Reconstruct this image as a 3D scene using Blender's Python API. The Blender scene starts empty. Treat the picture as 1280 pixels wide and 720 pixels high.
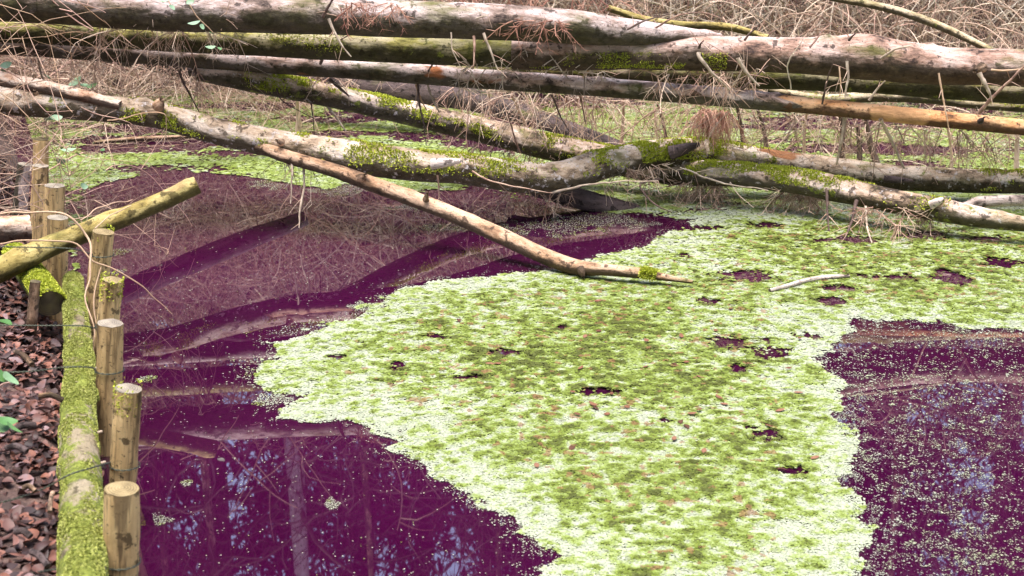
import bpy, math, random
import numpy as np
from mathutils import Vector

random.seed(7)
rng = np.random.default_rng(7)
sc = bpy.context.scene
COL = sc.collection

# ------------------------------------------------------------------ camera, sky, sun, exposure
F = 1778.0                       # focal length in photo pixels (50 mm on 36 mm, 1280 px wide)
H = 1.9                          # eye height over the water
PITCH = math.atan(560.0 / F)
cam_d = bpy.data.cameras.new('camera')
cam = bpy.data.objects.new('camera', cam_d)
COL.objects.link(cam)
cam.location = (0, 0, H)
cam.rotation_euler = (math.pi / 2 - PITCH, 0, 0)
cam_d.sensor_width = 36.0
cam_d.lens = 36.0 * F / 1280.0
cam_d.clip_start = 0.05
cam_d.clip_end = 500
cam_d.dof.use_dof = True
cam_d.dof.focus_distance = 6.6
cam_d.dof.aperture_fstop = 6.3
sc.camera = cam

SUN_EL, SUN_AZ = math.radians(81), math.radians(215)     # azimuth clockwise from +Y
world = bpy.data.worlds.new('World')
sc.world = world
world.use_nodes = True
wn = world.node_tree
bg = wn.nodes['Background']
sky = wn.nodes.new('ShaderNodeTexSky')
sky.sky_type = 'NISHITA'
sky.sun_disc = False
sky.sun_elevation = SUN_EL
sky.sun_rotation = SUN_AZ
sky.air_density = 1.0
sky.dust_density = 3.0
sky.ozone_density = 1.0
wn.links.new(sky.outputs[0], bg.inputs[0])
bg.inputs[1].default_value = 0.15

sun_d = bpy.data.lights.new('sun', 'SUN')
sun_d.energy = 1.5
sun_d.angle = math.radians(40)
sun_d.color = (1.0, 0.965, 0.94)
sun = bpy.data.objects.new('sun', sun_d)
COL.objects.link(sun)
sd = Vector((math.sin(SUN_AZ) * math.cos(SUN_EL), math.cos(SUN_AZ) * math.cos(SUN_EL), math.sin(SUN_EL)))
sun.rotation_euler = (-sd).to_track_quat('-Z', 'Y').to_euler()
sun.location = (0, 0, 12)

vs = sc.view_settings
vs.view_transform = 'Standard'
vs.look = 'None'
vs.gamma = 1.0
vs.use_curve_mapping = False
vs.exposure = 1.82

# ------------------------------------------------------------------ where a photo pixel lies in the place
CT, ST = math.cos(PITCH), math.sin(PITCH)


def ray(x, y):
    u, v = (x - 640) / F, (360 - y) / F
    return np.array([u, CT + v * ST, -ST + v * CT])


def PD(x, y, d):
    """world point seen at (x, y) that stands d metres in front (along +Y)"""
    r = ray(x, y)
    return np.array([0, 0, H]) + r * (d / r[1])


def PZ(x, y, z=0.0):
    r = ray(x, y)
    return np.array([0, 0, H]) + r * ((z - H) / r[2])


def PXR(x, y, d, rpx):
    return rpx * d / ray(x, y)[1] / F


# ------------------------------------------------------------------ numpy noise
def _hash(ix, iy, iz, seed):
    h = (ix.astype(np.int64) * 374761393 + iy.astype(np.int64) * 668265263 + iz.astype(np.int64) * 2147483647 + seed * 974634777) & 0xFFFFFFFF
    h = ((h ^ (h >> 13)) * 1274126177) & 0xFFFFFFFF
    h = ((h ^ (h >> 16)) * 2246822519) & 0xFFFFFFFF
    return ((h ^ (h >> 15)) & 0xFFFFFF) / float(0xFFFFFF)


def vnoise(p, seed=0):
    p = np.asarray(p, float)
    i = np.floor(p)
    f = p - i
    f = f * f * (3 - 2 * f)
    ix, iy, iz = i[:, 0], i[:, 1], i[:, 2]
    out = 0
    for dx in (0, 1):
        wx = f[:, 0] if dx else 1 - f[:, 0]
        for dy in (0, 1):
            wy = f[:, 1] if dy else 1 - f[:, 1]
            for dz in (0, 1):
                wz = f[:, 2] if dz else 1 - f[:, 2]
                out = out + wx * wy * wz * _hash(ix + dx, iy + dy, iz + dz, seed)
    return out


def fbm(p, octv=3, seed=0):
    p = np.asarray(p, float)
    a, s, t = 1.0, 0, 0
    for o in range(octv):
        s = s + a * vnoise(p * (2 ** o), seed + o * 17)
        t += a
        a *= 0.5
    return s / t


# ------------------------------------------------------------------ mesh collector
class MB:
    def __init__(self):
        self.v, self.q, self.t, self.n = [], [], [], 0
        self.at = {}

    def add(self, v, q=None, t=None, **at):
        v = np.asarray(v, float)
        k = len(v)
        self.v.append(v)
        if q is not None and len(q):
            self.q.append(np.asarray(q, np.int64) + self.n)
        if t is not None and len(t):
            self.t.append(np.asarray(t, np.int64) + self.n)
        for a, val in at.items():
            val = np.asarray(val, float)
            if val.ndim == 0:
                val = np.full(k, float(val))
            self.at.setdefault(a, []).append(val)
        self.n += k

    def build(self, name, mat, parent=None, smooth=True, origin=None):
        me = bpy.data.meshes.new(name)
        v = np.concatenate(self.v)
        org = np.zeros(3)
        if parent is not None:
            org = np.array(parent.get('_o', (0, 0, 0)))
        elif origin is not None:
            org = np.asarray(origin, float)
        v = v - org
        q = np.concatenate(self.q) if self.q else np.zeros((0, 4), np.int64)
        t = np.concatenate(self.t) if self.t else np.zeros((0, 3), np.int64)
        loops = np.concatenate([q.ravel(), t.ravel()]).astype(np.int32)
        starts = np.concatenate([np.arange(len(q)) * 4, len(q) * 4 + np.arange(len(t)) * 3]).astype(np.int32)
        me.vertices.add(len(v))
        me.vertices.foreach_set('co', v.astype(np.float32).ravel())
        me.loops.add(len(loops))
        me.loops.foreach_set('vertex_index', loops)
        me.polygons.add(len(starts))
        me.polygons.foreach_set('loop_start', starts)
        me.polygons.foreach_set('use_smooth', np.full(len(starts), smooth))
        for a, vals in self.at.items():
            val = np.concatenate(vals)
            if val.ndim == 1:
                at = me.attributes.new(a, 'FLOAT', 'POINT')
                at.data.foreach_set('value', val.astype(np.float32))
            else:
                at = me.attributes.new(a, 'FLOAT_VECTOR', 'POINT')
                at.data.foreach_set('vector', val.astype(np.float32).ravel())
        me.update(calc_edges=True)
        me.validate()
        if mat is not None:
            me.materials.append(mat)
        o = bpy.data.objects.new(name, me)
        COL.objects.link(o)
        if parent is not None:
            o.parent = parent
        elif origin is not None:
            o.location = org
            o['_o'] = tuple(float(c) for c in org)
        return o


def tag(o, label, cat, group=None, kind=None):
    if label:
        o['label'] = label
    if cat:
        o['category'] = cat
    if group:
        o['group'] = group
    if kind:
        o['kind'] = kind
    return o


def thing(name, label, cat, loc, group=None):
    o = bpy.data.objects.new(name, None)
    o.empty_display_size = 0.1
    COL.objects.link(o)
    o.location = tuple(float(c) for c in loc)
    o['_o'] = tuple(float(c) for c in loc)
    return tag(o, label, cat, group)


# ------------------------------------------------------------------ curves and tubes
def catmull(P, n):
    """P (k, m) control rows -> n rows through them"""
    P = np.asarray(P, float)
    k = len(P)
    if k == 2:
        s = np.linspace(0, 1, n)[:, None]
        return P[0] * (1 - s) + P[1] * s
    E = np.vstack([2 * P[0] - P[1], P, 2 * P[-1] - P[-2]])
    seg = np.linalg.norm(np.diff(P[:, :3], axis=0), axis=1) + 1e-6
    cum = np.concatenate([[0], np.cumsum(seg)])
    s = np.linspace(0, cum[-1], n)
    i = np.clip(np.searchsorted(cum, s, side='right') - 1, 0, k - 2)
    u = ((s - cum[i]) / seg[i])[:, None]
    a, b, c, d = E[i], E[i + 1], E[i + 2], E[i + 3]
    return 0.5 * (2 * b + (c - a) * u + (2 * a - 5 * b + 4 * c - d) * u ** 2 + (3 * b - a - 3 * c + d) * u ** 3)


def frames(P):
    T = np.gradient(P, axis=0)
    T /= np.linalg.norm(T, axis=1)[:, None] + 1e-9
    m = np.abs(T.mean(0))
    ref = np.array([0, 0, 1.0]) if m[2] < 0.75 else np.array([1.0, 0, 0])
    A = np.cross(T, ref)
    A /= np.linalg.norm(A, axis=1)[:, None] + 1e-9
    B = np.cross(A, T)
    return T, A, B          # B points up for a lying log


def tube(mb, P, R, sides=4, tone=0.5, closed=True):
    P = np.asarray(P, float)
    n = len(P)
    T, A, B = frames(P)
    a = np.arange(sides) * 2 * math.pi / sides
    R = np.broadcast_to(R, (n,))
    v = P[:, None, :] + R[:, None, None] * (np.cos(a)[None, :, None] * A[:, None, :] + np.sin(a)[None, :, None] * B[:, None, :])
    i = np.arange(n - 1)[:, None] * sides
    j = np.arange(sides)[None, :]
    jn = (j + 1) % sides
    q = np.stack([i + j, i + jn, i + sides + jn, i + sides + j], -1).reshape(-1, 4)
    mb.add(v.reshape(-1, 3), q, tone=np.full(n * sides, tone))


def log_surface(P, R, sides, seed, rough=0.05, knots=()):
    """big lying log: returns verts, quads, bark coordinate"""
    n = len(P)
    T, A, B = frames(P)
    s = np.concatenate([[0], np.cumsum(np.linalg.norm(np.diff(P, axis=0), axis=1))])
    a = np.arange(sides) * 2 * math.pi / sides
    ca, sa = np.cos(a), np.sin(a)
    S, AN = np.meshgrid(s, a, indexing='ij')
    q3 = np.stack([np.cos(AN) * 0.8, np.sin(AN) * 0.8, S * 2.2], -1).reshape(-1, 3)
    low = fbm(q3 * 1.0 + seed * 7.3, 3, seed).reshape(n, sides) - 0.5
    fine = fbm(np.stack([np.cos(AN) * 2.6, np.sin(AN) * 2.6, S * 16], -1).reshape(-1, 3) + seed, 2, seed + 5).reshape(n, sides) - 0.5
    rr = R[:, None] * (1 + low * rough * 4 + fine * rough * 1.6)
    for (ks, ka, kr, kh) in knots:
        da = np.abs((AN - ka + math.pi) % (2 * math.pi) - math.pi) * R.mean()
        g = np.exp(-((S - ks) ** 2 + da ** 2) / kr ** 2)
        rr = rr + kh * g
    v = P[:, None, :] + rr[..., None] * (ca[None, :, None] * A[:, None, :] + sa[None, :, None] * B[:, None, :])
    i = np.arange(n - 1)[:, None] * sides
    j = np.arange(sides)[None, :]
    jn = (j + 1) % sides
    q = np.stack([i + j, i + jn, i + sides + jn, i + sides + j], -1).reshape(-1, 4)
    bk = np.stack([R[:, None] * np.cos(AN), R[:, None] * np.sin(AN), S], -1).reshape(-1, 3) + np.array([seed * 3.1, seed * 1.7, seed * 5.3])
    return v.reshape(-1, 3), q, bk, (T, A, B, s, rr)


# ------------------------------------------------------------------ materials
def mat_new(name):
    m = bpy.data.materials.new(name)
    m.use_nodes = True
    nt = m.node_tree
    b = nt.nodes['Principled BSDF']
    return m, nt, b


def N(nt, typ, **kw):
    n = nt.nodes.new(typ)
    for k, v in kw.items():
        if k.startswith('i_'):
            n.inputs[k[2:].replace('_', ' ')].default_value = v
        else:
            setattr(n, k, v)
    return n


def L(nt, a, b):
    nt.links.new(a, b)


def noise(nt, vec, scale, detail=5, rough=0.6):
    n = N(nt, 'ShaderNodeTexNoise')
    n.inputs['Scale'].default_value = scale
    n.inputs['Detail'].default_value = detail
    n.inputs['Roughness'].default_value = rough
    L(nt, vec, n.inputs['Vector'])
    return n.outputs['Fac']


def ramp(nt, fac, stops):
    r = N(nt, 'ShaderNodeValToRGB')
    el = r.color_ramp.elements
    while len(el) < len(stops):
        el.new(0.5)
    for e, (p, c) in zip(el, stops):
        e.position = p
        e.color = (*c, 1) if len(c) == 3 else c
    L(nt, fac, r.inputs[0])
    return r.outputs[0]


def mix(nt, fac, a, b):
    m = N(nt, 'ShaderNodeMix', data_type='RGBA')
    if isinstance(fac, (int, float)):
        m.inputs[0].default_value = fac
    else:
        L(nt, fac, m.inputs[0])
    for s, c in ((6, a), (7, b)):
        if isinstance(c, tuple):
            m.inputs[s].default_value = (*c, 1)
        else:
            L(nt, c, m.inputs[s])
    return m.outputs[2]


def math_n(nt, op, a, b):
    m = N(nt, 'ShaderNodeMath', operation=op)
    for i, c in enumerate((a, b)):
        if isinstance(c, (int, float)):
            m.inputs[i].default_value = c
        else:
            L(nt, c, m.inputs[i])
    return m.outputs[0]


def step(nt, fac, lo, hi):
    m = N(nt, 'ShaderNodeMapRange', interpolation_type='SMOOTHSTEP')
    m.inputs[1].default_value = lo
    m.inputs[2].default_value = hi
    L(nt, fac, m.inputs[0])
    return m.outputs[0]


def bump(nt, b, h, strength, dist=0.01):
    n = N(nt, 'ShaderNodeBump')
    n.inputs['Strength'].default_value = strength
    n.inputs['Distance'].default_value = dist
    L(nt, h, n.inputs['Height'])
    L(nt, n.outputs[0], b.inputs['Normal'])


def attr(nt, name, out='Vector'):
    a = N(nt, 'ShaderNodeAttribute', attribute_name=name)
    return a.outputs[out]


def bark_mat(name, pale, mid, dark, moss=0.0, lichen=0.0, algae=0.0, peel=0.0, peelc=(0.5, 0.2, 0.08), stretch=0.45, grain=0.0, under=0.0, under_shade_c=(0.046, 0.040, 0.016)):
    m, nt, b = mat_new(name)
    bk = attr(nt, 'bk')
    mp = N(nt, 'ShaderNodeMapping')
    mp.inputs['Scale'].default_value = (1, 1, stretch)
    L(nt, bk, mp.inputs[0])
    v = mp.outputs[0]
    n1 = noise(nt, v, 14, 7, 0.65)
    nL = noise(nt, v, 3.2, 4, 0.6)
    nn = math_n(nt, 'ADD', math_n(nt, 'MULTIPLY', n1, 0.65), math_n(nt, 'MULTIPLY', nL, 0.35))
    c = ramp(nt, nn, [(0.38, dark), (0.46, mid), (0.55, pale), (0.70, tuple(min(1, x * 1.15) for x in pale))])
    # dark flecks and lenticels
    mp2 = N(nt, 'ShaderNodeMapping')
    mp2.inputs['Scale'].default_value = (1, 1, 1.6)
    L(nt, bk, mp2.inputs[0])
    n2 = noise(nt, mp2.outputs[0], 60, 3, 0.6)
    c = mix(nt, math_n(nt, 'MULTIPLY', step(nt, n2, 0.60, 0.70), 0.75), c, tuple(x * 0.45 for x in dark))
    n5 = noise(nt, bk, 22, 4, 0.6)
    c = mix(nt, math_n(nt, 'MULTIPLY', step(nt, n5, 0.58, 0.64), 0.8), c, tuple(x * 0.55 for x in dark))
    if algae:
        n3 = noise(nt, v, 6, 5, 0.6)
        c = mix(nt, math_n(nt, 'MULTIPLY', step(nt, n3, 0.62 - 0.25 * algae, 0.72), 0.8), c, (0.13, 0.135, 0.03))
    if grain:
        mg = N(nt, 'ShaderNodeMapping')
        mg.inputs['Scale'].default_value = (1, 1, 0.05)
        L(nt, bk, mg.inputs[0])
        g1 = noise(nt, mg.outputs[0], 75, 5, 0.7)
        g2 = noise(nt, v, 16, 4, 0.6)
        c = mix(nt, math_n(nt, 'MULTIPLY', step(nt, g1, 0.50, 0.62), grain * 0.8), c, tuple(x * 0.9 for x in dark))
        c = mix(nt, math_n(nt, 'MULTIPLY', step(nt, g2, 0.54, 0.62), grain), c, (0.15, 0.095, 0.05))
    if under:  # algae on the lower sides, darkened further to paint in shade under the log
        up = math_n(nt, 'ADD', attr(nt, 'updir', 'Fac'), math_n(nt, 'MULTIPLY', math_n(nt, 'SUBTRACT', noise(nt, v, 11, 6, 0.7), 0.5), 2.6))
        uc = ramp(nt, noise(nt, bk, 34, 4, 0.6), [(0.35, tuple(x * 0.45 for x in under_shade_c)), (0.6, under_shade_c), (0.75, tuple(min(1, x * 2.2) for x in under_shade_c))])
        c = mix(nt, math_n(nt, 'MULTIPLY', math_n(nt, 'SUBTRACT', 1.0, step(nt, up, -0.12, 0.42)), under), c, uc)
    if lichen:
        n4 = noise(nt, bk, 26, 6, 0.7)
        c = mix(nt, math_n(nt, 'MULTIPLY', step(nt, n4, 0.66 - 0.16 * lichen, 0.72 - 0.16 * lichen), 0.85), c, (0.56, 0.50, 0.48))
    if peel:
        n6 = noise(nt, v, 4.5, 3, 0.5)
        n7 = ramp(nt, noise(nt, v, 30, 4, 0.6), [(0.3, tuple(x * 0.55 for x in peelc)), (0.6, peelc), (0.8, tuple(min(1, x * 1.4 + .05) for x in peelc))])
        c = mix(nt, step(nt, n6, 0.72 - 0.25 * peel, 0.75 - 0.25 * peel), c, n7)
    if moss:
        n8 = noise(nt, bk, 9, 7, 0.75)
        mc = ramp(nt, noise(nt, bk, 80, 3), [(0.3, (0.08, 0.095, 0.015)), (0.55, (0.19, 0.22, 0.035)), (0.75, (0.32, 0.35, 0.07))])
        c = mix(nt, step(nt, n8, 0.66 - 0.22 * moss, 0.72 - 0.22 * moss), c, mc)
    L(nt, c, b.inputs['Base Color'])
    b.inputs['Roughness'].default_value = 0.82
    b.inputs['Specular IOR Level'].default_value = 0.25
    h = math_n(nt, 'ADD', noise(nt, v, 45, 8, 0.7), math_n(nt, 'MULTIPLY', n1, 1.5))
    bump(nt, b, h, 1.0, 0.012)
    return m


def tone_mat(name, stops, rough=0.8, scale=40, sub=0.0):
    m, nt, b = mat_new(name)
    t = attr(nt, 'tone', 'Fac')
    tc = N(nt, 'ShaderNodeTexCoord')
    n = noise(nt, tc.outputs['Object'], scale, 4)
    f = math_n(nt, 'ADD', math_n(nt, 'MULTIPLY', t, 0.75), math_n(nt, 'MULTIPLY', n, 0.25))
    L(nt, ramp(nt, f, stops), b.inputs['Base Color'])
    b.inputs['Roughness'].default_value = rough
    b.inputs['Specular IOR Level'].default_value = 0.3
    return m


M = {}
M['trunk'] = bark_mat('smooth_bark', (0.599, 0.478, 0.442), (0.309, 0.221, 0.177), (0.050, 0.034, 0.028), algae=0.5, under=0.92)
M['trunk_green'] = bark_mat('algae_bark', (0.552, 0.469, 0.304), (0.392, 0.348, 0.102), (0.05, 0.042, 0.02), algae=1.0, moss=0.35, under=0.92, under_shade_c=(0.0298, 0.0268, 0.00893))
M['trunk_pink'] = bark_mat('pinkish_bark', (0.586, 0.429, 0.363), (0.347, 0.212, 0.153), (0.045, 0.028, 0.024), algae=0.3, peel=0.22, peelc=(0.34, 0.20, 0.10), under=0.92, under_shade_c=(0.0527, 0.0372, 0.0211))
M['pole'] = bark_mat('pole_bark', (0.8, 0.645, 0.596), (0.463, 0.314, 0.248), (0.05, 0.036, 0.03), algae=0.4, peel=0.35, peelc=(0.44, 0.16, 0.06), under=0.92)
M['pole_bare'] = bark_mat('debarked_wood', (0.8, 0.483, 0.262), (0.667, 0.319, 0.131), (0.10, 0.05, 0.03), peel=0.5, peelc=(0.58, 0.32, 0.15), under=0.92, under_shade_c=(0.0775, 0.0357, 0.0179))
M['mossy'] = bark_mat('mossy_bark', (0.704, 0.581, 0.466), (0.47, 0.344, 0.235), (0.09, 0.06, 0.036), moss=0.30, lichen=0.55, algae=0.3, peel=0.2, peelc=(0.36, 0.16, 0.07), under=0.92, under_shade_c=(0.062, 0.0465, 0.0217))
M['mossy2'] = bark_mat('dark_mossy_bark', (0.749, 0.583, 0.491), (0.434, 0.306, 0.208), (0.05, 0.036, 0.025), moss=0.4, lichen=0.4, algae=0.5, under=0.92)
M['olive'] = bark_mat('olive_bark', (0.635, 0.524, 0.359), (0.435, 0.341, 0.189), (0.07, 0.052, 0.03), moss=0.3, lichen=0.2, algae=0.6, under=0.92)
M['limb'] = bark_mat('brown_bark', (0.659, 0.444, 0.301), (0.428, 0.253, 0.145), (0.075, 0.045, 0.03), algae=0.3, under=0.92, under_shade_c=(0.0536, 0.0327, 0.0179))
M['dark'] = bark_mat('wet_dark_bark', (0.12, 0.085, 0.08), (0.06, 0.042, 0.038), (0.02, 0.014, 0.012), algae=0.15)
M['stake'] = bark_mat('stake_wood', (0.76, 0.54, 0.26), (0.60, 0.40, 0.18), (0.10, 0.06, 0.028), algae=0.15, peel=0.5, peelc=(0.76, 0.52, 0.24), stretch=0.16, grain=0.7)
M['yellow'] = bark_mat('yellow_bark', (0.50, 0.40, 0.16), (0.33, 0.25, 0.075), (0.08, 0.055, 0.02), algae=0.5, peel=0.3, peelc=(0.5, 0.36, 0.15), under=0.92, under_shade_c=(0.0775, 0.0595, 0.0149))
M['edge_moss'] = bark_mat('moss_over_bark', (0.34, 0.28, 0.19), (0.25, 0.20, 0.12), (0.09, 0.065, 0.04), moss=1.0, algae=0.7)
M['pinklog'] = bark_mat('pale_pink_bark', (0.8, 0.649, 0.524), (0.609, 0.362, 0.232), (0.08, 0.045, 0.03), peel=0.4, peelc=(0.44, 0.22, 0.09), under=0.92, under_shade_c=(0.0595, 0.0298, 0.0179))
M['birch'] = bark_mat('birch_bark', (0.729, 0.693, 0.673), (0.593, 0.526, 0.497), (0.0792, 0.066, 0.0594))
M['drift'] = bark_mat('grey_driftwood', (0.635, 0.538, 0.483), (0.406, 0.319, 0.268), (0.07, 0.05, 0.045))


def cut_mat(name, a, bcol):
    m, nt, b = mat_new(name)
    bk = attr(nt, 'bk')
    n = noise(nt, bk, 20, 5)
    ln = N(nt, 'ShaderNodeVectorMath', operation='LENGTH')
    L(nt, bk, ln.inputs[0])
    w = math_n(nt, 'SINE', math_n(nt, 'ADD', math_n(nt, 'MULTIPLY', ln.outputs['Value'], 900.0), math_n(nt, 'MULTIPLY', n, 12.0)), 0)
    f = math_n(nt, 'ADD', math_n(nt, 'MULTIPLY', w, 0.12), n)
    L(nt, ramp(nt, f, [(0.3, tuple(x * 0.45 for x in a)), (0.5, a), (0.75, bcol)]), b.inputs['Base Color'])
    b.inputs['Roughness'].default_value = 0.85
    bump(nt, b, f, 0.4, 0.003)
    return m


M['cut'] = cut_mat('cut_wood', (0.26, 0.19, 0.085), (0.36, 0.28, 0.14))
M['cut_grey'] = cut_mat('weathered_cut', (0.24, 0.20, 0.15), (0.36, 0.31, 0.23))
M['cut_dark'] = cut_mat('rotten_cut', (0.09, 0.065, 0.035), (0.16, 0.14, 0.05))
M['cut_orange'] = cut_mat('fresh_orange_cut', (0.45, 0.24, 0.10), (0.60, 0.38, 0.20))
M['twig'] = tone_mat('dead_twigs', [(0.05, (0.09, 0.05, 0.038)), (0.3, (0.32, 0.19, 0.14)), (0.6, (0.58, 0.40, 0.29)), (0.95, (0.78, 0.63, 0.48))])
M['twig_red'] = tone_mat('rust_twigs', [(0.1, (0.16, 0.06, 0.045)), (0.5, (0.44, 0.22, 0.15)), (0.9, (0.62, 0.38, 0.28))])
M['twig_dark'] = tone_mat('dark_twigs', [(0.1, (0.0488, 0.0292, 0.0244)), (0.5, (0.127, 0.0829, 0.0683)), (0.9, (0.273, 0.195, 0.166))])
M['twig_grey'] = tone_mat('pale_twigs', [(0.05, (0.14, 0.10, 0.075)), (0.4, (0.45, 0.35, 0.26)), (0.7, (0.68, 0.57, 0.44)), (0.95, (0.80, 0.72, 0.60))])
M['bramble'] = tone_mat('bramble_stems', [(0.1, (0.39, 0.234, 0.127)), (0.5, (0.566, 0.39, 0.254)), (0.9, (0.643, 0.39, 0.332))])
M['moss'] = tone_mat('moss_tufts', [(0.05, (0.07, 0.09, 0.01)), (0.35, (0.25, 0.29, 0.022)), (0.65, (0.46, 0.50, 0.05)), (0.95, (0.62, 0.65, 0.13))], 0.9, 60)
M['moss_pale'] = tone_mat('pale_moss', [(0.05, (0.10, 0.11, 0.02)), (0.35, (0.22, 0.25, 0.04)), (0.65, (0.34, 0.36, 0.085)), (0.95, (0.46, 0.47, 0.16))], 0.9, 60)
M['leaf_brown'] = tone_mat('dead_leaf', [(0.05, (0.018, 0.010, 0.009)), (0.3, (0.055, 0.026, 0.022)), (0.5, (0.12, 0.052, 0.040)), (0.7, (0.24, 0.10, 0.065)), (0.85, (0.22, 0.145, 0.145)), (0.97, (0.38, 0.27, 0.28))], 0.5, 30)
M['leaf_rust'] = tone_mat('rust_leaf', [(0.1, (0.05, 0.022, 0.014)), (0.5, (0.15, 0.06, 0.03)), (0.9, (0.26, 0.13, 0.08))], 0.8, 30)
M['leaf_green'] = tone_mat('bramble_leaf', [(0.1, (0.03, 0.10, 0.02)), (0.5, (0.09, 0.20, 0.06)), (0.9, (0.30, 0.42, 0.28))], 0.45, 30)
M['needle'] = tone_mat('spruce_needles', [(0.1, (0.0135, 0.021, 0.009)), (0.5, (0.0263, 0.0375, 0.0165)), (0.9, (0.0525, 0.0638, 0.03))], 0.8, 10)
m, nt, b = mat_new('wire_metal')
b.inputs['Base Color'].default_value = (0.10, 0.11, 0.08, 1)
b.inputs['Metallic'].default_value = 0.6
b.inputs['Roughness'].default_value = 0.6
M['wire'] = m

# purple pond water
m, nt, b = mat_new('purple_water')
tc = N(nt, 'ShaderNodeTexCoord')
wc = ramp(nt, noise(nt, tc.outputs['Object'], 0.9, 3), [(0.35, (0.030, 0.0014, 0.019)), (0.65, (0.040, 0.0020, 0.025))])
L(nt, wc, b.inputs['Base Color'])
b.inputs['Roughness'].default_value = 0.015
b.inputs['IOR'].default_value = 2.0
b.inputs['Specular IOR Level'].default_value = 0.85
bump(nt, b, noise(nt, tc.outputs['Object'], 3.0, 2, 0.4), 0.004, 0.02)
M['water'] = m

# forest floor
m, nt, b = mat_new('forest_floor')
tc = N(nt, 'ShaderNodeTexCoord')
n1 = noise(nt, tc.outputs['Object'], 9, 8, 0.7)
c = ramp(nt, n1, [(0.3, (0.025, 0.015, 0.012)), (0.5, (0.09, 0.052, 0.042)), (0.62, (0.19, 0.115, 0.09)), (0.8, (0.30, 0.20, 0.16))])
L(nt, c, b.inputs['Base Color'])
b.inputs['Roughness'].default_value = 0.9
bump(nt, b, noise(nt, tc.outputs['Object'], 30, 6, 0.7), 0.8, 0.03)
M['ground'] = m

# duckweed: colour per frond
m, nt, b = mat_new('duckweed')
L(nt, attr(nt, 'col', 'Color'), b.inputs['Base Color'])
b.inputs['Roughness'].default_value = 0.55
b.inputs['Specular IOR Level'].default_value = 0.35
M['duckweed'] = m


# ------------------------------------------------------------------ ground and water
def edge_x(y):
    return -0.80 - 0.385 * (y - 3.17)


def ground_h(x, y):
    x, y = np.asarray(x, float), np.asarray(y, float)
    sl = (edge_x(np.clip(y, -3, 12)) - 0.15) - x
    sf = y - (11.4 + 0.5 * np.sin(x * 0.9) + 0.25 * np.sin(x * 2.3 + 1))
    sn = 2.3 - y
    sr = x - 8.0 - 0.5 * np.sin(y)

    def prof(s, st, slope, cap):
        up = st * np.clip(s / 0.15, 0, 1) + np.clip(s - 0.15, 0, None) * slope
        up = cap * (1 - np.exp(-up / cap))
        return np.where(s < 0, np.maximum(s * 1.5, -0.7), up)
    z = np.maximum(np.maximum(prof(sl, 0.20, 0.22, 1.4), prof(sf, 0.12, 0.30, 2.2)), np.maximum(prof(sn, 0.15, 0.08, 0.35), prof(sr, 0.12, 0.3, 2.0)))
    z = z + np.clip(y - 14.0, 0, 40) * 0.36 * np.clip((y - 14) / 6, 0, 1)
    p = np.stack([x.ravel(), y.ravel(), x.ravel() * 0], -1)
    nz = (fbm(p * 1.7, 3, 3) - 0.5).reshape(x.shape) * 0.16 + (fbm(p * 9, 2, 9) - 0.5).reshape(x.shape) * 0.04
    return z + nz * np.clip(z * 6, 0, 1)


def axis(lo, hi, dense_lo, dense_hi, dstep, n_out):
    a = np.arange(dense_lo, dense_hi, dstep)
    k = np.linspace(0, 1, n_out + 1)[1:] ** 2
    return np.concatenate([(dense_lo - (dense_lo - lo) * k)[::-1], a, dense_hi + (hi - dense_hi) * k])


gx = axis(-90, 90, -5.0, 9.0, 0.09, 14)
gy = axis(-60, 140, 1.5, 15.0, 0.09, 16)
GX, GY = np.meshgrid(gx, gy, indexing='ij')
GZ = ground_h(GX, GY)
nx, ny = GX.shape
ii = (np.arange(nx - 1)[:, None] * ny + np.arange(ny - 1)[None, :])
gq = np.stack([ii, ii + ny, ii + ny + 1, ii + 1], -1).reshape(-1, 4)
mb = MB()
mb.add(np.stack([GX.ravel(), GY.ravel(), GZ.ravel()], -1), gq)
ground = mb.build('ground', M['ground'])
tag(ground, None, None, kind='structure')

mb = MB()
wx, wy = np.linspace(-7, 12, 20), np.linspace(1.2, 15, 20)
WX, WY = np.meshgrid(wx, wy, indexing='ij')
ii = (np.arange(19)[:, None] * 20 + np.arange(19)[None, :])
mb.add(np.stack([WX.ravel(), WY.ravel(), WX.ravel() * 0], -1), np.stack([ii, ii + 20, ii + 21, ii + 1], -1).reshape(-1, 4))
water = mb.build('pond_water', M['water'])
tag(water, None, None, kind='structure')


# ------------------------------------------------------------------ logs
def curve_px(pts, n=None, step_m=0.03):
    """pts rows (x, y, radius px, distance) -> centre line and radii in metres"""
    C = np.array([[*PD(x, y, d), PXR(x, y, d, r)] for x, y, r, d in pts])
    ln = np.linalg.norm(np.diff(C[:, :3], axis=0), axis=1).sum()
    if n is None:
        n = max(4, int(ln / step_m))
    Q = catmull(C, n)
    return Q[:, :3], np.clip(Q[:, 3], 0.0006, None)


_seed = [10]


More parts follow.
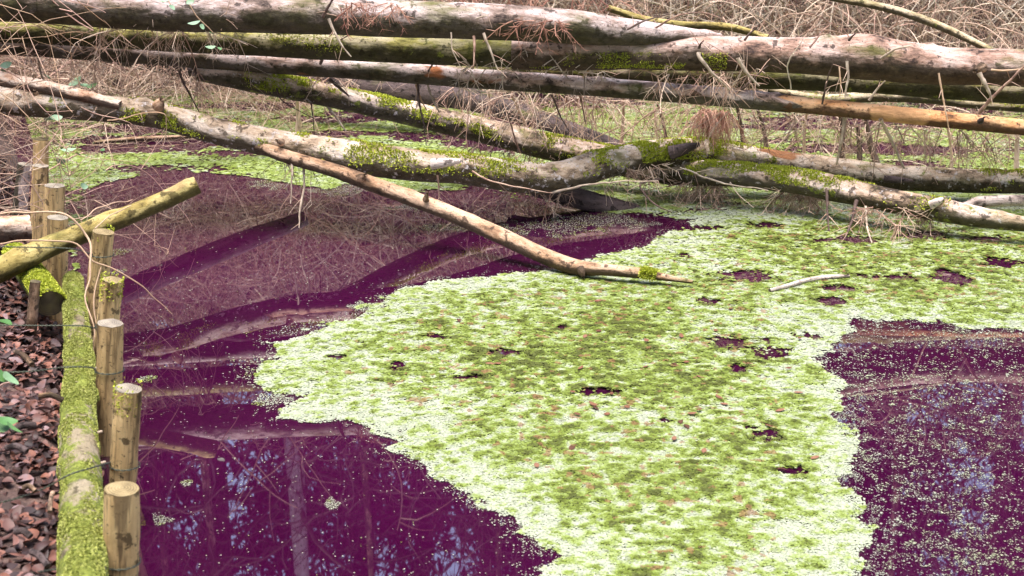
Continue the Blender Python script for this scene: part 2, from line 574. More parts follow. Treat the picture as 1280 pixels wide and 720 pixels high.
def cap_mesh(P, T, A, B, rr, sgn, seed, bulge=0.0, rag=0.0):
    """end face as a ringed disc, with its own bark coordinate for growth rings"""
    sides = rr.shape[0]
    a = np.arange(sides) * 2 * math.pi / sides
    V, K = [], []
    for k, f in enumerate((1.0, 0.7, 0.35)):
        d = rr * f
        off = (bulge * (1 - f) + (rng.random(sides) * rag if rag else 0)) * sgn
        V.append(P + d[:, None] * (np.cos(a)[:, None] * A + np.sin(a)[:, None] * B) + (np.asarray(off) * np.ones(sides))[:, None] * T)
        K.append(np.stack([d * np.cos(a), d * np.sin(a), a * 0], -1))
    V = np.vstack(V + [(P + T * bulge * sgn)[None]])
    K = np.vstack(K + [np.zeros((1, 3))])
    q = []
    for k in range(2):
        for j in range(sides):
            jn = (j + 1) % sides
            q.append((k * sides + j, k * sides + jn, (k + 1) * sides + jn, (k + 1) * sides + j))
    t = [(2 * sides + j, 2 * sides + (j + 1) % sides, 3 * sides) for j in range(sides)]
    return V, np.array(q), np.array(t), K


def lying_log(root, pts, mat, part='trunk', sides=20, rough=0.05, nknots=0, cut=(None, None), bulge=0.003, rag=0.0, wob=0.012, ragged=0.0):
    _seed[0] += 1
    sd_ = _seed[0]
    P, R = curve_px(pts)
    n = len(P)
    w = np.stack([vnoise(np.stack([np.arange(n) * 0.03 * 1.3, np.full(n, k), np.full(n, sd_)], -1), sd_ + k) - 0.5 for k in range(3)], -1)
    P = P + w * wob * np.clip(np.linspace(0, 8, n), 0, 1)[:, None]
    ln = n * 0.03
    kn = [(random.uniform(0, ln), random.uniform(-0.6, 3.6), random.uniform(0.015, 0.035), R.mean() * random.uniform(0.1, 0.28)) for _ in range(nknots)]
    v, q, bk, fr = log_surface(P, R, sides, sd_, rough, kn)
    if ragged:
        vv = v.reshape(n, sides, 3)
        off = (fbm(np.stack([np.cos(np.arange(sides) * 0.393) * 1.5, np.sin(np.arange(sides) * 0.393) * 1.5, np.full(sides, sd_)], -1), 3, sd_) - 0.6) * ragged
        for k_ in range(6):
            vv[-1 - k_] += fr[0][-1] * (off * (1 - k_ / 6))[:, None]
        v = vv.reshape(-1, 3)
    mb = MB()
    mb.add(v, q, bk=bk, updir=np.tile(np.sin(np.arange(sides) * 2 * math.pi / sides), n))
    o = mb.build(part, mat, root)
    T, A, B, s, rr = fr
    for e, cm in enumerate(cut):
        if cm is None:
            continue
        k = -1 if e else 0
        cv, cq, ct, ck = cap_mesh(P[k], T[k], A[k], B[k], rr[k] * 0.985, 1 if e else -1, sd_, bulge, rag)
        c = MB()
        c.add(cv, cq, ct, bk=ck)
        c.build('cut_end', cm, root)
    return P, R, fr


def moss_on(root, P, R, fr, s0, s1, per_m, thr=0.5, a0=-0.6, a1=3.3, ln=(0.006, 0.016), seed=1, name='moss', mat='moss'):
    T, A, B, s, rr = fr
    k = int(per_m * (s1 - s0))
    ss = rng.uniform(s0, s1, k)
    aa = rng.uniform(a0, a1, k)
    idx = np.clip(np.searchsorted(s, ss), 0, len(s) - 1)
    g = fbm(np.stack([np.cos(aa) * 1.1, np.sin(aa) * 1.1, ss * 9], -1) + seed * 3.3, 4, seed)
    keep = g > thr + rng.uniform(-0.04, 0.04, k)
    ss, aa, idx, g = ss[keep], aa[keep], idx[keep], g[keep]
    k = len(ss)
    if k == 0:
        return
    sides = rr.shape[1]
    ra = rr[idx, np.round(aa / (2 * math.pi) * sides).astype(int) % sides]
    nrm = np.cos(aa)[:, None] * A[idx] + np.sin(aa)[:, None] * B[idx]
    p = P[idx] + nrm * (ra - 0.002)[:, None] + T[idx] * (rng.uniform(-0.02, 0.02, k))[:, None]
    d = nrm + rng.normal(0, 0.55, (k, 3))
    d /= np.linalg.norm(d, axis=1)[:, None]
    l = rng.uniform(*ln, k) * (0.7 + 2.2 * np.clip(g - thr, 0, 0.3))
    side = np.cross(d, rng.normal(0, 1, (k, 3)))
    side /= np.linalg.norm(side, axis=1)[:, None]
    wd = rng.uniform(0.002, 0.0045, k)
    v = np.stack([p - side * wd[:, None], p + side * wd[:, None], p + d * l[:, None] + side * wd[:, None] * 0.6, p + d * l[:, None] - side * wd[:, None] * 0.6], 1).reshape(-1, 3)
    tn = np.clip(rng.normal(0.66, 0.17, k) + (g - thr) * 0.6, 0, 1)
    tone = np.stack([tn * 0.72, tn * 0.72, tn, tn], 1).ravel()
    mb = MB()
    mb.add(v, np.arange(k * 4).reshape(-1, 4), tone=tone)
    o = mb.build(name, M[mat], root, smooth=False)
    o['kind'] = 'stuff'


def batch(mb, P0, D0, LN, n, curl, grav, r0, tone, sides=3):
    """many wandering twigs at once; returns their lines"""
    m_ = len(P0)
    d = D0 / (np.linalg.norm(D0, axis=1)[:, None] + 1e-9)
    c = rng.normal(0, 1, (m_, 3)) * curl
    st = (LN / n)[:, None]
    Q = np.empty((m_, n + 1, 3))
    Q[:, 0] = P0
    for i in range(n):
        c = c * 0.7 + rng.normal(0, 1, (m_, 3)) * curl * 0.55
        d = d + (c + np.array([0, 0, -grav])) * st * 3
        d /= np.linalg.norm(d, axis=1)[:, None]
        Q[:, i + 1] = Q[:, i] + d * st
    Q[..., 2] = np.maximum(Q[..., 2], 0.004)
    T = np.gradient(Q, axis=1)
    T /= np.linalg.norm(T, axis=2)[..., None] + 1e-9
    ref = rng.normal(0, 1, (m_, 1, 3))
    A = np.cross(T, ref)
    A /= np.linalg.norm(A, axis=2)[..., None] + 1e-9
    B = np.cross(A, T)
    R = 1.25 * r0[:, None] * np.linspace(1, 0.4, n + 1)[None]
    an = np.arange(sides) * 2 * math.pi / sides
    V = Q[:, :, None, :] + R[:, :, None, None] * (np.cos(an)[None, None, :, None] * A[:, :, None, :] + np.sin(an)[None, None, :, None] * B[:, :, None, :])
    base = (np.arange(m_) * (n + 1) * sides)[:, None, None]
    i = (np.arange(n) * sides)[None, :, None]
    j = np.arange(sides)[None, None, :]
    jn = (j + 1) % sides
    q = np.stack([base + i + j, base + i + jn, base + i + sides + jn, base + i + sides + j], -1).reshape(-1, 4)
    mb.add(V.reshape(-1, 3), q, tone=np.repeat(tone, (n + 1) * sides))
    return Q


def batch_sub(mb, Q, per, ln, n, curl, grav, r, tone, spread=1.0):
    """side twigs on a batch of twigs"""
    m_, k = Q.shape[:2]
    pi = np.repeat(np.arange(m_), per)
    K = len(pi)
    t = rng.uniform(0.1, 1.0, K) * (k - 1)
    i = np.clip(t.astype(int), 0, k - 2)
    ax = Q[pi, i + 1] - Q[pi, i]
    p = Q[pi, i] + ax * (t - i)[:, None]
    ax /= np.linalg.norm(ax, axis=1)[:, None] + 1e-9
    rd = rng.normal(0, 1, (K, 3))
    rd -= ax * (rd * ax).sum(1)[:, None]
    rd /= np.linalg.norm(rd, axis=1)[:, None] + 1e-9
    d = rd * spread + ax * rng.uniform(0.2, 0.9, K)[:, None] + np.array([0, 0, -grav * 0.4])
    tn = np.clip(tone[pi] + rng.uniform(-0.15, 0.15, K), 0, 1)
    return batch(mb, p, d, ln * rng.uniform(0.35, 1.15, K), n, curl, grav, np.broadcast_to(r, (m_,))[pi], tn)


def wander(p, d, ln, n, curl=0.5, grav=0.0, rs=random):
    """a wandering twig line"""
    P = [np.array(p, float)]
    d = np.array(d, float)
    d /= np.linalg.norm(d) + 1e-9
    c = np.array([rs.gauss(0, 1) for _ in range(3)]) * curl
    st = ln / n
    for i in range(n):
        c = c * 0.7 + np.array([rs.gauss(0, 1) for _ in range(3)]) * curl * 0.55
        d = d + (c + np.array([0, 0, -grav])) * st * 3
        d /= np.linalg.norm(d)
        q = P[-1] + d * st
        if q[2] < 0.004:
            q[2] = 0.004
        P.append(q)
    return np.array(P)


def twiglets(mb, P, R, count, ln, grav=0.8, spread=1.0, curl=0.5, t0=0.15, tone=(0.2, 0.9), depth=1, r=None):
    """side twigs along a line"""
    n = len(P)
    for _ in range(count):
        k = random.uniform(t0, 1.0) * (n - 1)
        i = min(int(k), n - 2)
        p = P[i] + (P[i + 1] - P[i]) * (k - i)
        ax = P[i + 1] - P[i]
        ax /= np.linalg.norm(ax) + 1e-9
        rd = np.array([random.gauss(0, 1) for _ in range(3)])
        rd -= ax * rd.dot(ax)
        rd /= np.linalg.norm(rd) + 1e-9
        d = rd * spread + ax * random.uniform(0.2, 0.9) + np.array([0, 0, -grav * 0.5])
        l = ln * random.uniform(0.4, 1.15)
        r0 = r if r else max(0.0009, min(float(R[i]) * 0.45, 0.0028))
        Q = wander(p, d, l, 6, curl, grav)
        tn = random.uniform(*tone)
        tube(mb, Q, np.linspace(r0, r0 * 0.35, len(Q)), 3, tn)
        if depth > 1:
            twiglets(mb, Q, np.full(len(Q), r0), random.randint(2, 5), l * 0.5, grav, spread, curl, 0.2, tone, depth - 1, r0 * 0.6)


def branch(root, pts, mat='twig', name='branch', sides=7, tw=0, twl=0.2, grav=0.6, twmat='twig', tone=None, depth=1):
    """a branch the photo shows, as a part of its log; its fine twigs are a sub-part"""
    P, R = curve_px(pts, step_m=0.012)
    R = R * np.linspace(0.9, 0.55, len(R))
    n = len(P)
    P = P + np.stack([fbm(np.stack([np.arange(n) * 0.16, np.full(n, k), np.full(n, pts[0][0])], -1), 2, k) - 0.5 for k in range(3)], -1) * 0.011
    mb = MB()
    tn = random.uniform(0.25, 0.85) if tone is None else tone
    tube(mb, P, R * 0.66 * (0.85 + 0.35 * rng.random(n)), sides, tn)
    mb.at['tone'] = [np.clip(tn * 0.62 + (fbm(mb.v[0] * 55, 3, 5) - 0.5) * 1.1, 0, 1)]
    if not tw:
        tw, twl = 3, 0.10
    o = mb.build(name, M[mat], root)
    o['_o'] = root.get('_o', (0, 0, 0))
    if tw:
        mb = MB()
        twiglets(mb, P, R, tw, twl, grav, depth=depth)
        t = mb.build('twigs', M[twmat], o)
        t['kind'] = 'stuff'
    return P, R


def stub(root, x, y, d, dx, dy, r, mat, ln=1.0):
    """short broken branch stub"""
    branch_pts = [(x, y, r, d), (x + dx * 0.5, y + dy * 0.5, r * 0.8, d - 0.02), (x + dx, y + dy, r * 0.36, d - 0.03)]
    P, R = curve_px(branch_pts, n=7)
    _seed[0] += 1
    v, q, bk, fr = log_surface(P, R, 10, _seed[0], 0.08)
    mb = MB()
    mb.add(v, q, bk=bk)
    T, A, B, s, rr = fr
    cv, cq, ct, ck = cap_mesh(P[-1], T[-1], A[-1], B[-1], rr[-1] * 0.97, 1, 1, 0.004, 0.014)
    mb.add(cv, cq, ct, bk=ck)
    mb.build('branch_stub', mat, root)


# --- log 4/5: mossy front log
root4 = thing('mossy_log', 'long front log with patches of moss and pale lichen, spanning the purple water', 'log', PZ(500, 290))
P4, R4, fr4 = lying_log(root4, [(-260, 92, 18, 7.1), (-100, 108, 18, 7.02), (0, 126, 17.5, 7.0), (100, 134, 17, 7.0), (190, 144, 17, 7.02), (270, 165, 17, 7.04), (350, 182, 18, 7.05), (430, 196, 20, 6.98), (500, 206, 20, 6.95), (580, 213, 18.5, 7.05), (650, 222, 19.5, 7.15), (700, 222, 20, 7.24), (755, 206, 19, 7.45), (820, 193, 18.5, 7.65), (880, 192, 19, 7.72), (960, 202, 17, 7.72), (1040, 213, 17, 7.70), (1120, 222, 16, 7.66), (1200, 226, 15, 7.6), (1290, 228, 15, 7.55), (1420, 226, 14, 7.5)], M['mossy'], nknots=26, rough=0.06)
s4 = fr4[3]


def s_at(P, s, x):
    """length along a log where it passes picture column x"""
    u = P[:, 0] * F / (P[:, 1] * CT - (P[:, 2] - H) * ST) + 640
    return s[int(np.argmin(np.abs(u - x)))]


moss_on(root4, P4, R4, fr4, s_at(P4, s4, 150), s_at(P4, s4, 215), 12000, 0.50, -0.5, 1.6, seed=2)
moss_on(root4, P4, R4, fr4, s_at(P4, s4, 215), s_at(P4, s4, 380), 8000, 0.56, -0.6, 2.8, seed=3)
moss_on(root4, P4, R4, fr4, s_at(P4, s4, 400), s_at(P4, s4, 880), 13000, 0.565, -0.2, 2.9, seed=4)
moss_on(root4, P4, R4, fr4, s_at(P4, s4, 790), s_at(P4, s4, 890), 14000, 0.47, -0.2, 2.9, seed=9)
moss_on(root4, P4, R4, fr4, s_at(P4, s4, 880), s_at(P4, s4, 960), 14000, 0.50, 0.2, 3.0, seed=5)
moss_on(root4, P4, R4, fr4, s_at(P4, s4, 1210), s_at(P4, s4, 1280), 12000, 0.52, -0.5, 3.0, seed=6)
stub(root4, 198, 133, 6.95, 4, -8, 8, M['limb'])
stub(root4, 47, 120, 6.98, -3, -6, 6, M['limb'])
stub(root4, 352, 178, 6.96, -5, -2, 5, M['limb'])
stub(root4, 540, 205, 6.86, 36, -4, 7, M['drift'])
stub(root4, 838, 192, 7.58, 34, -11, 9, M['dark'])
stub(root4, 1105, 224, 7.55, 36, 2, 5, M['dark'])
# the pale limb that reaches down into the duckweed
Pl, Rl, frl = lying_log(root4, [(318, 180, 8, 7.02), (360, 196, 9, 6.95), (410, 210, 9, 6.87), (450, 224, 10, 6.8), (505, 244, 10, 6.72), (560, 265, 10, 6.62), (620, 292, 10, 6.48), (680, 320, 10, 6.32), (722, 334, 10, 6.2), (760, 337, 8, 6.13), (810, 343, 6, 6.08), (866, 352, 2.2, 6.02)], M['limb'], part='limb', sides=12, rough=0.06, nknots=8, wob=0.004)
stub(root4, 450, 222, 6.76, 6, -3, 6, M['limb'])
stub(root4, 726, 336, 6.16, 3, 10, 6, M['limb'])
stub(root4, 532, 250, 6.63, 2, -8, 4, M['limb'])
moss_on(root4, Pl, Rl, frl, s_at(Pl, frl[3], 795), s_at(Pl, frl[3], 812), 20000, 0.40, -0.5, 3.0, seed=8)
lying_log(root4, [(-220, 46, 12, 7.15), (-100, 68, 11, 7.1), (0, 98, 10, 7.03), (50, 108, 9, 6.98), (100, 119, 8, 6.96), (150, 132, 6, 6.95)], M['pinklog'], part='limb', sides=12, rough=0.04, wob=0.004)
branch(root4, [(362, 190, 3, 6.95), (366, 215, 2.6, 6.9), (362, 255, 2, 6.86)], 'twig_grey', tw=4, twl=0.12)
branch(root4, [(378, 200, 3, 6.98), (381, 225, 2.8, 6.92), (375, 260, 3.2, 6.86), (374, 284, 2, 6.82)], 'twig_grey', tone=0.55)
branch(root4, [(547, 218, 2.4, 6.9), (549, 238, 1.6, 6.9), (548, 256, 1, 6.88)], 'twig', tw=6, twl=0.1)
branch(root4, [(690, 240, 2.4, 7.15), (760, 228, 2.2, 7.1), (822, 226, 1.6, 7.05)], 'twig_grey', tone=0.6)
branch(root4, [(825, 225, 2.4, 7.3), (803, 228, 2.6, 7.2), (802, 236, 2.6, 7.18), (815, 252, 2.4, 7.1), (840, 266, 1.5, 7.0)], 'twig_dark')
branch(root4, [(850, 210, 1.6, 7.5), (900, 228, 2, 7.3), (960, 238, 1.6, 7.2)], 'twig_grey', tone=0.8)
branch(root4, [(912, 228, 1.6, 7.3), (925, 245, 1.2, 7.2), (942, 260, 0.8, 7.1)], 'twig_grey', tone=0.55)
branch(root4, [(590, 214, 2, 6.95), (620, 228, 1.8, 6.9), (690, 242, 1.2, 6.88)], 'twig', tone=0.7)
branch(root4, [(135, 150, 1.4, 6.8), (200, 140, 1.4, 6.75), (208, 155, 1.2, 6.75), (203, 180, 0.9, 6.75)], 'bramble', tone=0.4)

# --- log 3/6: runs behind the front log from upper left down to the right
root3 = thing('mossy_log', 'moss speckled log sloping down behind the lichen log to a split grey end', 'log', PZ(640, 250))
P3, R3, fr3 = lying_log(root3, [(250, 90, 11, 7.52), (300, 98, 14, 7.48), (400, 118, 14, 7.60), (500, 140, 15, 7.85), (600, 163, 16, 8.0), (680, 182, 17, 7.95), (760, 198, 17, 7.88), (830, 212, 17, 7.75), (920, 218, 16, 7.5), (1000, 228, 16, 7.3), (1060, 240, 16, 7.15), (1120, 253, 15, 7.0), (1180, 264, 15, 6.88), (1240, 275, 12, 6.78), (1300, 284, 8, 6.7), (1340, 290, 4, 6.65)], M['mossy2'], nknots=22, rough=0.06, cut=(M['cut_dark'], None), rag=0.02)
s3 = fr3[3]
moss_on(root3, P3, R3, fr3, s_at(P3, s3, 305), s_at(P3, s3, 450), 11000, 0.56, -0.5, 1.8, seed=11)
moss_on(root3, P3, R3, fr3, s_at(P3, s3, 450), s_at(P3, s3, 780), 12000, 0.54, -0.2, 2.6, seed=12)
moss_on(root3, P3, R3, fr3, s_at(P3, s3, 860), s_at(P3, s3, 1060), 16000, 0.49, 0.0, 3.0, seed=13)
moss_on(root3, P3, R3, fr3, s_at(P3, s3, 1060), s_at(P3, s3, 1180), 4000, 0.58, 0.0, 3.0, seed=14)
stub(root3, 1164, 256, 6.85, 16, -8, 6, M['drift'])
branch(root3, [(410, 132, 3, 7.6), (422, 150, 3, 7.58), (432, 164, 2, 7.55)], 'twig_grey', tone=0.7)
branch(root3, [(388, 128, 1.8, 7.55), (391, 150, 1.4, 7.5), (394, 170, 1, 7.5)], 'twig_dark')
branch(root3, [(345, 110, 1.6, 7.45), (352, 125, 1.6, 7.42), (372, 138, 1.2, 7.4), (402, 152, 0.8, 7.4)], 'twig_dark')
branch(root3, [(1033, 236, 3.4, 7.15), (1034, 265, 3, 7.05), (1037, 292, 2.4, 6.95)], 'twig_dark', tone=0.5, tw=8, twl=0.12)
branch(root3, [(1070, 252, 4.5, 7.05), (1066, 272, 4, 6.95), (1055, 300, 3, 6.85)], 'twig_dark', tone=0.4, tw=8, twl=0.2)
branch(root3, [(1082, 258, 2.6, 7.0), (1083, 280, 2.4, 6.9), (1090, 305, 2.2, 6.75), (1100, 322, 1.4, 6.62)], 'twig_grey', tone=0.55)
branch(root3, [(1095, 262, 1.4, 6.95), (1115, 280, 1.8, 6.85), (1140, 302, 1.2, 6.75)], 'twig', tw=16, twl=0.22)
branch(root3, [(1130, 262, 1.4, 6.95), (1122, 285, 1.8, 6.88), (1108, 305, 1.2, 6.8)], 'twig', tw=16, twl=0.2)
branch(root3, [(650, 190, 2, 7.8), (640, 160, 2, 7.75), (634, 140, 1.4, 7.7)], 'twig')

# --- pole (2)
root2 = thing('fallen_pole', 'thin straight grey trunk, its bark peeled to bare orange wood at one end', 'log', PZ(700, 270))
P2, R2, fr2 = lying_log(root2, [(-220, 44, 13, 7.6), (-60, 52, 13, 7.5), (0, 56, 12.5, 7.45), (200, 69, 13, 7.45), (400, 83, 13, 7.45), (600, 99, 12.5, 7.4), (800, 113, 12, 7.35), (900, 121, 12, 7.3), (1004, 131, 11.2, 7.24)], M['pole'], nknots=14, rough=0.035, sides=16, wob=0.004, ragged=0.45)
lying_log(root2, [(940, 125, 10.0, 7.275), (1060, 137, 10.5, 7.2), (1150, 146, 10.5, 7.12), (1290, 160, 10, 7.0), (1420, 173, 9, 6.9)], M['pole_bare'], part='bare_wood', nknots=6, rough=0.035, sides=16, wob=0.004)
for pts, mt, tn in [
    ([(50, 52, 3, 7.4), (52, 32, 2.6, 7.38), (62, 15, 1.6, 7.36)], 'twig_dark', 0.7),
    ([(218, 64, 3, 7.38), (234, 28, 2.2, 7.3), (256, -2, 1.6, 7.2)], 'twig_dark', 0.9),
    ([(229, 62, 2, 7.36), (246, 40, 2.2, 7.3), (268, 18, 2, 7.25)], 'twig_grey', 0.7),
    ([(221, 78, 3, 7.4), (226, 98, 3, 7.4), (238, 120, 2.4, 7.4), (249, 140, 1.6, 7.4)], 'twig_dark', 0.6),
    ([(238, 82, 2, 7.45), (247, 93, 2.6, 7.45), (256, 102, 2, 7.45)], 'twig_dark', 0.6),
    ([(48, 72, 3, 7.45), (52, 90, 2.6, 7.45), (58, 106, 2, 7.45)], 'twig_grey', 0.6),
    ([(400, 80, 3.4, 7.35), (408, 62, 3, 7.3), (422, 52, 2.4, 7.25), (440, 41, 1.6, 7.2)], 'twig_dark', 0.8),
    ([(398, 75, 1.4, 7.34), (402, 60, 1.6, 7.3), (415, 52, 1.3, 7.26)], 'twig_grey', 0.8),
    ([(535, 88, 2.4, 7.3), (540, 80, 2.2, 7.28), (548, 70, 1.4, 7.25)], 'twig_dark', 0.6),
    ([(412, 98, 4, 7.45), (424, 110, 4, 7.45), (436, 120, 2.6, 7.45)], 'twig_dark', 0.4),
    ([(522, 104, 2.6, 7.4), (524, 130, 2.4, 7.35), (530, 155, 2, 7.3), (533, 182, 1.6, 7.25)], 'twig_dark', 0.6),
    ([(533, 104, 2, 7.42), (541, 125, 2.4, 7.4), (550, 140, 1.8, 7.4)], 'twig_grey', 0.5),
    ([(520, 105, 2.4, 7.45), (525, 122, 2.2, 7.45), (533, 138, 1.6, 7.45)], 'bramble', 0.2),
    ([(730, 96, 2.6, 7.28), (742, 80, 2.4, 7.25), (757, 62, 2, 7.2)], 'bramble', 0.5),
    ([(920, 118, 3.2, 7.2), (938, 102, 2.8, 7.15), (960, 81, 1.8, 7.1)], 'twig_dark', 0.8),
    ([(911, 112, 2.4, 7.22), (918, 103, 2, 7.2), (924, 93, 1.4, 7.2)], 'twig_grey', 0.6),
    ([(1028, 131, 2.4, 7.15), (1034, 100, 2.2, 7.1), (1043, 72, 1.4, 7.05)], 'twig_dark', 0.6),
    ([(1085, 126, 3, 7.1), (1096, 113, 2.6, 7.08), (1107, 101, 2, 7.05)], 'twig_grey', 0.6),
    ([(1224, 142, 4, 7.0), (1240, 122, 4, 6.96), (1258, 104, 3.4, 6.92), (1284, 80, 3, 6.88)], 'twig', 0.35),
    ([(725, 118, 2.6, 7.4), (729, 138, 2.2, 7.4), (733, 155, 1.6, 7.4)], 'twig', 0.4),
    ([(690, 118, 2.2, 7.4), (700, 145, 2, 7.4), (713, 165, 1.4, 7.4)], 'twig_dark', 0.6),
    ([(1100, 150, 4, 7.12), (1113, 175, 4, 7.2), (1130, 210, 3.6, 7.3)], 'twig_grey', 0.75),
    ([(1056, 148, 4, 7.2), (1052, 175, 4, 7.2), (1046, 205, 3.4, 7.25)], 'twig_grey', 0.4),
]:
    branch(root2, pts, mt, tone=tn)
stub(root2, 866, 116, 7.22, 8, 2, 4, M['limb'])
stub(root2, 1225, 152, 6.96, 4, -4, 4, M['dark'])

# --- big trunks on top of the pile
rootA = thing('fallen_log', 'uppermost thick grey trunk of the pile, tapering away to a pale tip', 'log', PZ(450, 280))
PA, RA, frA = lying_log(rootA, [(-260, -2, 26, 7.0), (-60, -2, 26, 7.02), (60, 4, 25, 7.05), (200, 14, 25, 7.08), (350, 18, 24, 7.1), (500, 22, 23, 7.1), (640, 28, 22, 7.12), (720, 33, 21, 7.15), (780, 39, 17, 7.2), (840, 44, 12, 7.25), (900, 50, 7, 7.3)], M['trunk'], sides=24, nknots=20, rough=0.035)
for pts, mt, tn in [
    ([(411, 24, 3.2, 7.0), (418, 42, 3, 6.98), (428, 58, 2.8, 6.97), (439, 71, 2, 6.97)], 'twig_grey', 0.75),
    ([(404, 22, 4, 7.0), (410, 8, 3.4, 6.97), (417, -4, 3, 6.94)], 'twig_dark', 0.7),
    ([(604, 40, 3, 7.02), (612, 62, 2.8, 7.0), (624, 88, 2, 7.0)], 'twig_grey', 0.7),
    ([(591, 46, 2.6, 7.02), (594, 64, 3, 7.0), (592, 86, 2.4, 7.0)], 'twig', 0.4),
    ([(564, 40, 1.6, 7.02), (567, 66, 1.4, 7.0), (577, 87, 1, 7.0)], 'twig_grey', 0.9),
    ([(595, 24, 2, 7.0), (603, 21, 2, 6.96), (610, 20, 1.6, 6.94)], 'twig_grey', 0.9),
    ([(785, 37, 2.4, 7.1), (805, 27, 2.2, 7.05), (836, 17, 1.6, 7.0)], 'twig_dark', 0.8),
    ([(820, 34, 2.4, 7.18), (846, 21, 2, 7.1), (880, 16, 1.6, 7.05), (920, 30, 1, 7.0)], 'twig', 0.3),
    ([(1012, 60, 2.4, 7.1), (1026, 40, 2, 7.15), (1040, 28, 1.2, 7.2)], 'twig', 0.3),
]:
    branch(rootA, pts, mt, tone=tn)

rootB = thing('fallen_log', 'thick trunk with pinkish bark and a swollen hump, lying just above the thin pole', 'log', PZ(900, 300))
PB, RB, frB = lying_log(rootB, [(640, 66, 20, 7.28), (700, 66, 22, 7.27), (800, 66, 21, 7.26), (900, 67, 22, 7.25), (980, 69, 22, 7.24), (1040, 71, 25, 7.22), (1075, 72, 28.5, 7.2), (1120, 77, 26, 7.2), (1180, 82, 24, 7.2), (1260, 84, 23, 7.2), (1400, 94, 26, 7.15)], M['trunk_pink'], sides=24, nknots=18, rough=0.05)
Pg, Rg, frg = lying_log(rootB, [(-200, 24, 17, 7.35), (0, 34, 18, 7.34), (240, 48, 18, 7.32), (330, 52, 18, 7.31), (450, 58, 18, 7.3), (560, 64, 18, 7.29), (645, 66, 19, 7.283)], M['trunk_green'], part='mossy_trunk', sides=24, nknots=12, rough=0.045)
for pts, mt, tn in [
    ([(873, 66, 4.4, 7.02), (876, 74, 4.2, 7.0), (892, 93, 3.6, 7.0), (912, 112, 2.6, 7.05)], 'twig_grey', 0.5),
    ([(874, 60, 3, 7.02), (876, 54, 2.4, 6.98), (880, 50, 1.6, 6.96)], 'twig_dark', 0.5),
    ([(922, 72, 4.4, 7.0), (932, 90, 4, 7.0), (950, 107, 3, 7.0)], 'twig_grey', 0.5),
    ([(930, 50, 2.6, 7.02), (938, 40, 2.2, 7.0), (950, 29, 1.6, 6.96)], 'twig_dark', 0.8),
    ([(1060, 76, 3.4, 6.98), (1060, 96, 3.2, 6.97), (1057, 122, 2.8, 6.97)], 'twig_grey', 0.6),
    ([(1050, 84, 1.8, 7.0), (1051, 104, 1.8, 6.98), (1050, 120, 1.4, 6.98)], 'bramble', 0.6),
    ([(1100, 74, 2.8, 6.96), (1118, 62, 3, 6.92), (1138, 58, 2, 6.92)], 'twig_grey', 0.4),
    ([(1062, 50, 3, 7.0), (1066, 44, 2.4, 6.96), (1070, 40, 1.4, 6.95)], 'twig_dark', 0.4),
    ([(1173, 92, 2.2, 7.0), (1180, 125, 2, 6.97), (1184, 152, 1.8, 6.95), (1192, 205, 1.2, 6.95)], 'bramble', 0.6),
    ([(1224, 92, 5, 6.96), (1232, 108, 5, 6.95), (1238, 122, 4, 6.95)], 'twig_grey', 0.45),
    ([(1240, 87, 2.4, 6.96), (1262, 88, 2, 6.93), (1290, 84, 1.4, 6.9)], 'bramble', 0.5),
    ([(988, 112, 1.6, 7.0), (985, 80, 1.6, 6.95), (1003, 50, 1.2, 6.9)], 'twig_grey', 0.9),
]:
    branch(rootB, pts, mt, tone=tn)
stub(rootB, 1228, 84, 7.04, -8, 4, 7, M['limb'])
moss_on(rootB, Pg, Rg, frg, s_at(Pg, frg[3], 330), s_at(Pg, frg[3], 470), 5000, 0.52, -0.3, 2.6, ln=(0.004, 0.009), seed=21)
moss_on(rootB, PB, RB, frB, s_at(PB, frB[3], 660), s_at(PB, frB[3], 900), 6000, 0.53, -0.9, 0.2, ln=(0.004, 0.01), seed=22)

rootC = thing('fallen_log', 'dark damp trunk wedged in shade beneath the pinkish humped trunk', 'log', PZ(900, 240))
PC, RC, frC = lying_log(rootC, [(560, 88, 12, 7.5), (700, 88, 15, 7.5), (850, 90, 17, 7.5), (1000, 96, 18, 7.48), (1150, 104, 18, 7.46), (1400, 118, 17, 7.4)], M['trunk_green'], sides=18, nknots=10, rough=0.06)
rootD = thing('fallen_log', 'rotting dark trunk tip lying in shadow behind the left part of the pole', 'log', PZ(480, 190))
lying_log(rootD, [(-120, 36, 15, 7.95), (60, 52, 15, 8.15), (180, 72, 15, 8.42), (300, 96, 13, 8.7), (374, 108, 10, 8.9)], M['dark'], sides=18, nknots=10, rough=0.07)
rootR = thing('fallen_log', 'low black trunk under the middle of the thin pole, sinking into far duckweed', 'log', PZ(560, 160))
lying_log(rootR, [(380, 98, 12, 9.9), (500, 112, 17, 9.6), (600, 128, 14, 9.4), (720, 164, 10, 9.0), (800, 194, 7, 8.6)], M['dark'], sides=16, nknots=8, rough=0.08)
rootE = thing('thin_log', 'thin green mossy log lying level just behind the orange peeled pole end', 'log', PZ(1150, 230))
PE, RE, frE = lying_log(rootE, [(960, 112, 4, 7.9), (1030, 124, 6, 7.85), (1090, 121, 7, 7.8), (1150, 122, 7.5, 7.75), (1220, 130, 6.5, 7.7), (1300, 136, 6, 7.65), (1400, 140, 5, 7.6)], M['olive'], sides=12, nknots=6, rough=0.06)
moss_on(rootE, PE, RE, frE, 0.2, frE[3][-1], 5000, 0.52, 0.2, 3.0, ln=(0.004, 0.009), seed=23)
rootF = thing('fallen_branch', 'yellowish mossy branch lying in the brush beyond the tapering trunk tip', 'branch', PZ(860, 110))
lying_log(rootF, [(760, 10, 4, 8.2), (800, 24, 5, 8.2), (850, 31, 5, 8.15), (910, 33, 5, 8.1), (960, 46, 4, 8.0)], M['yellow'], sides=10, rough=0.06)
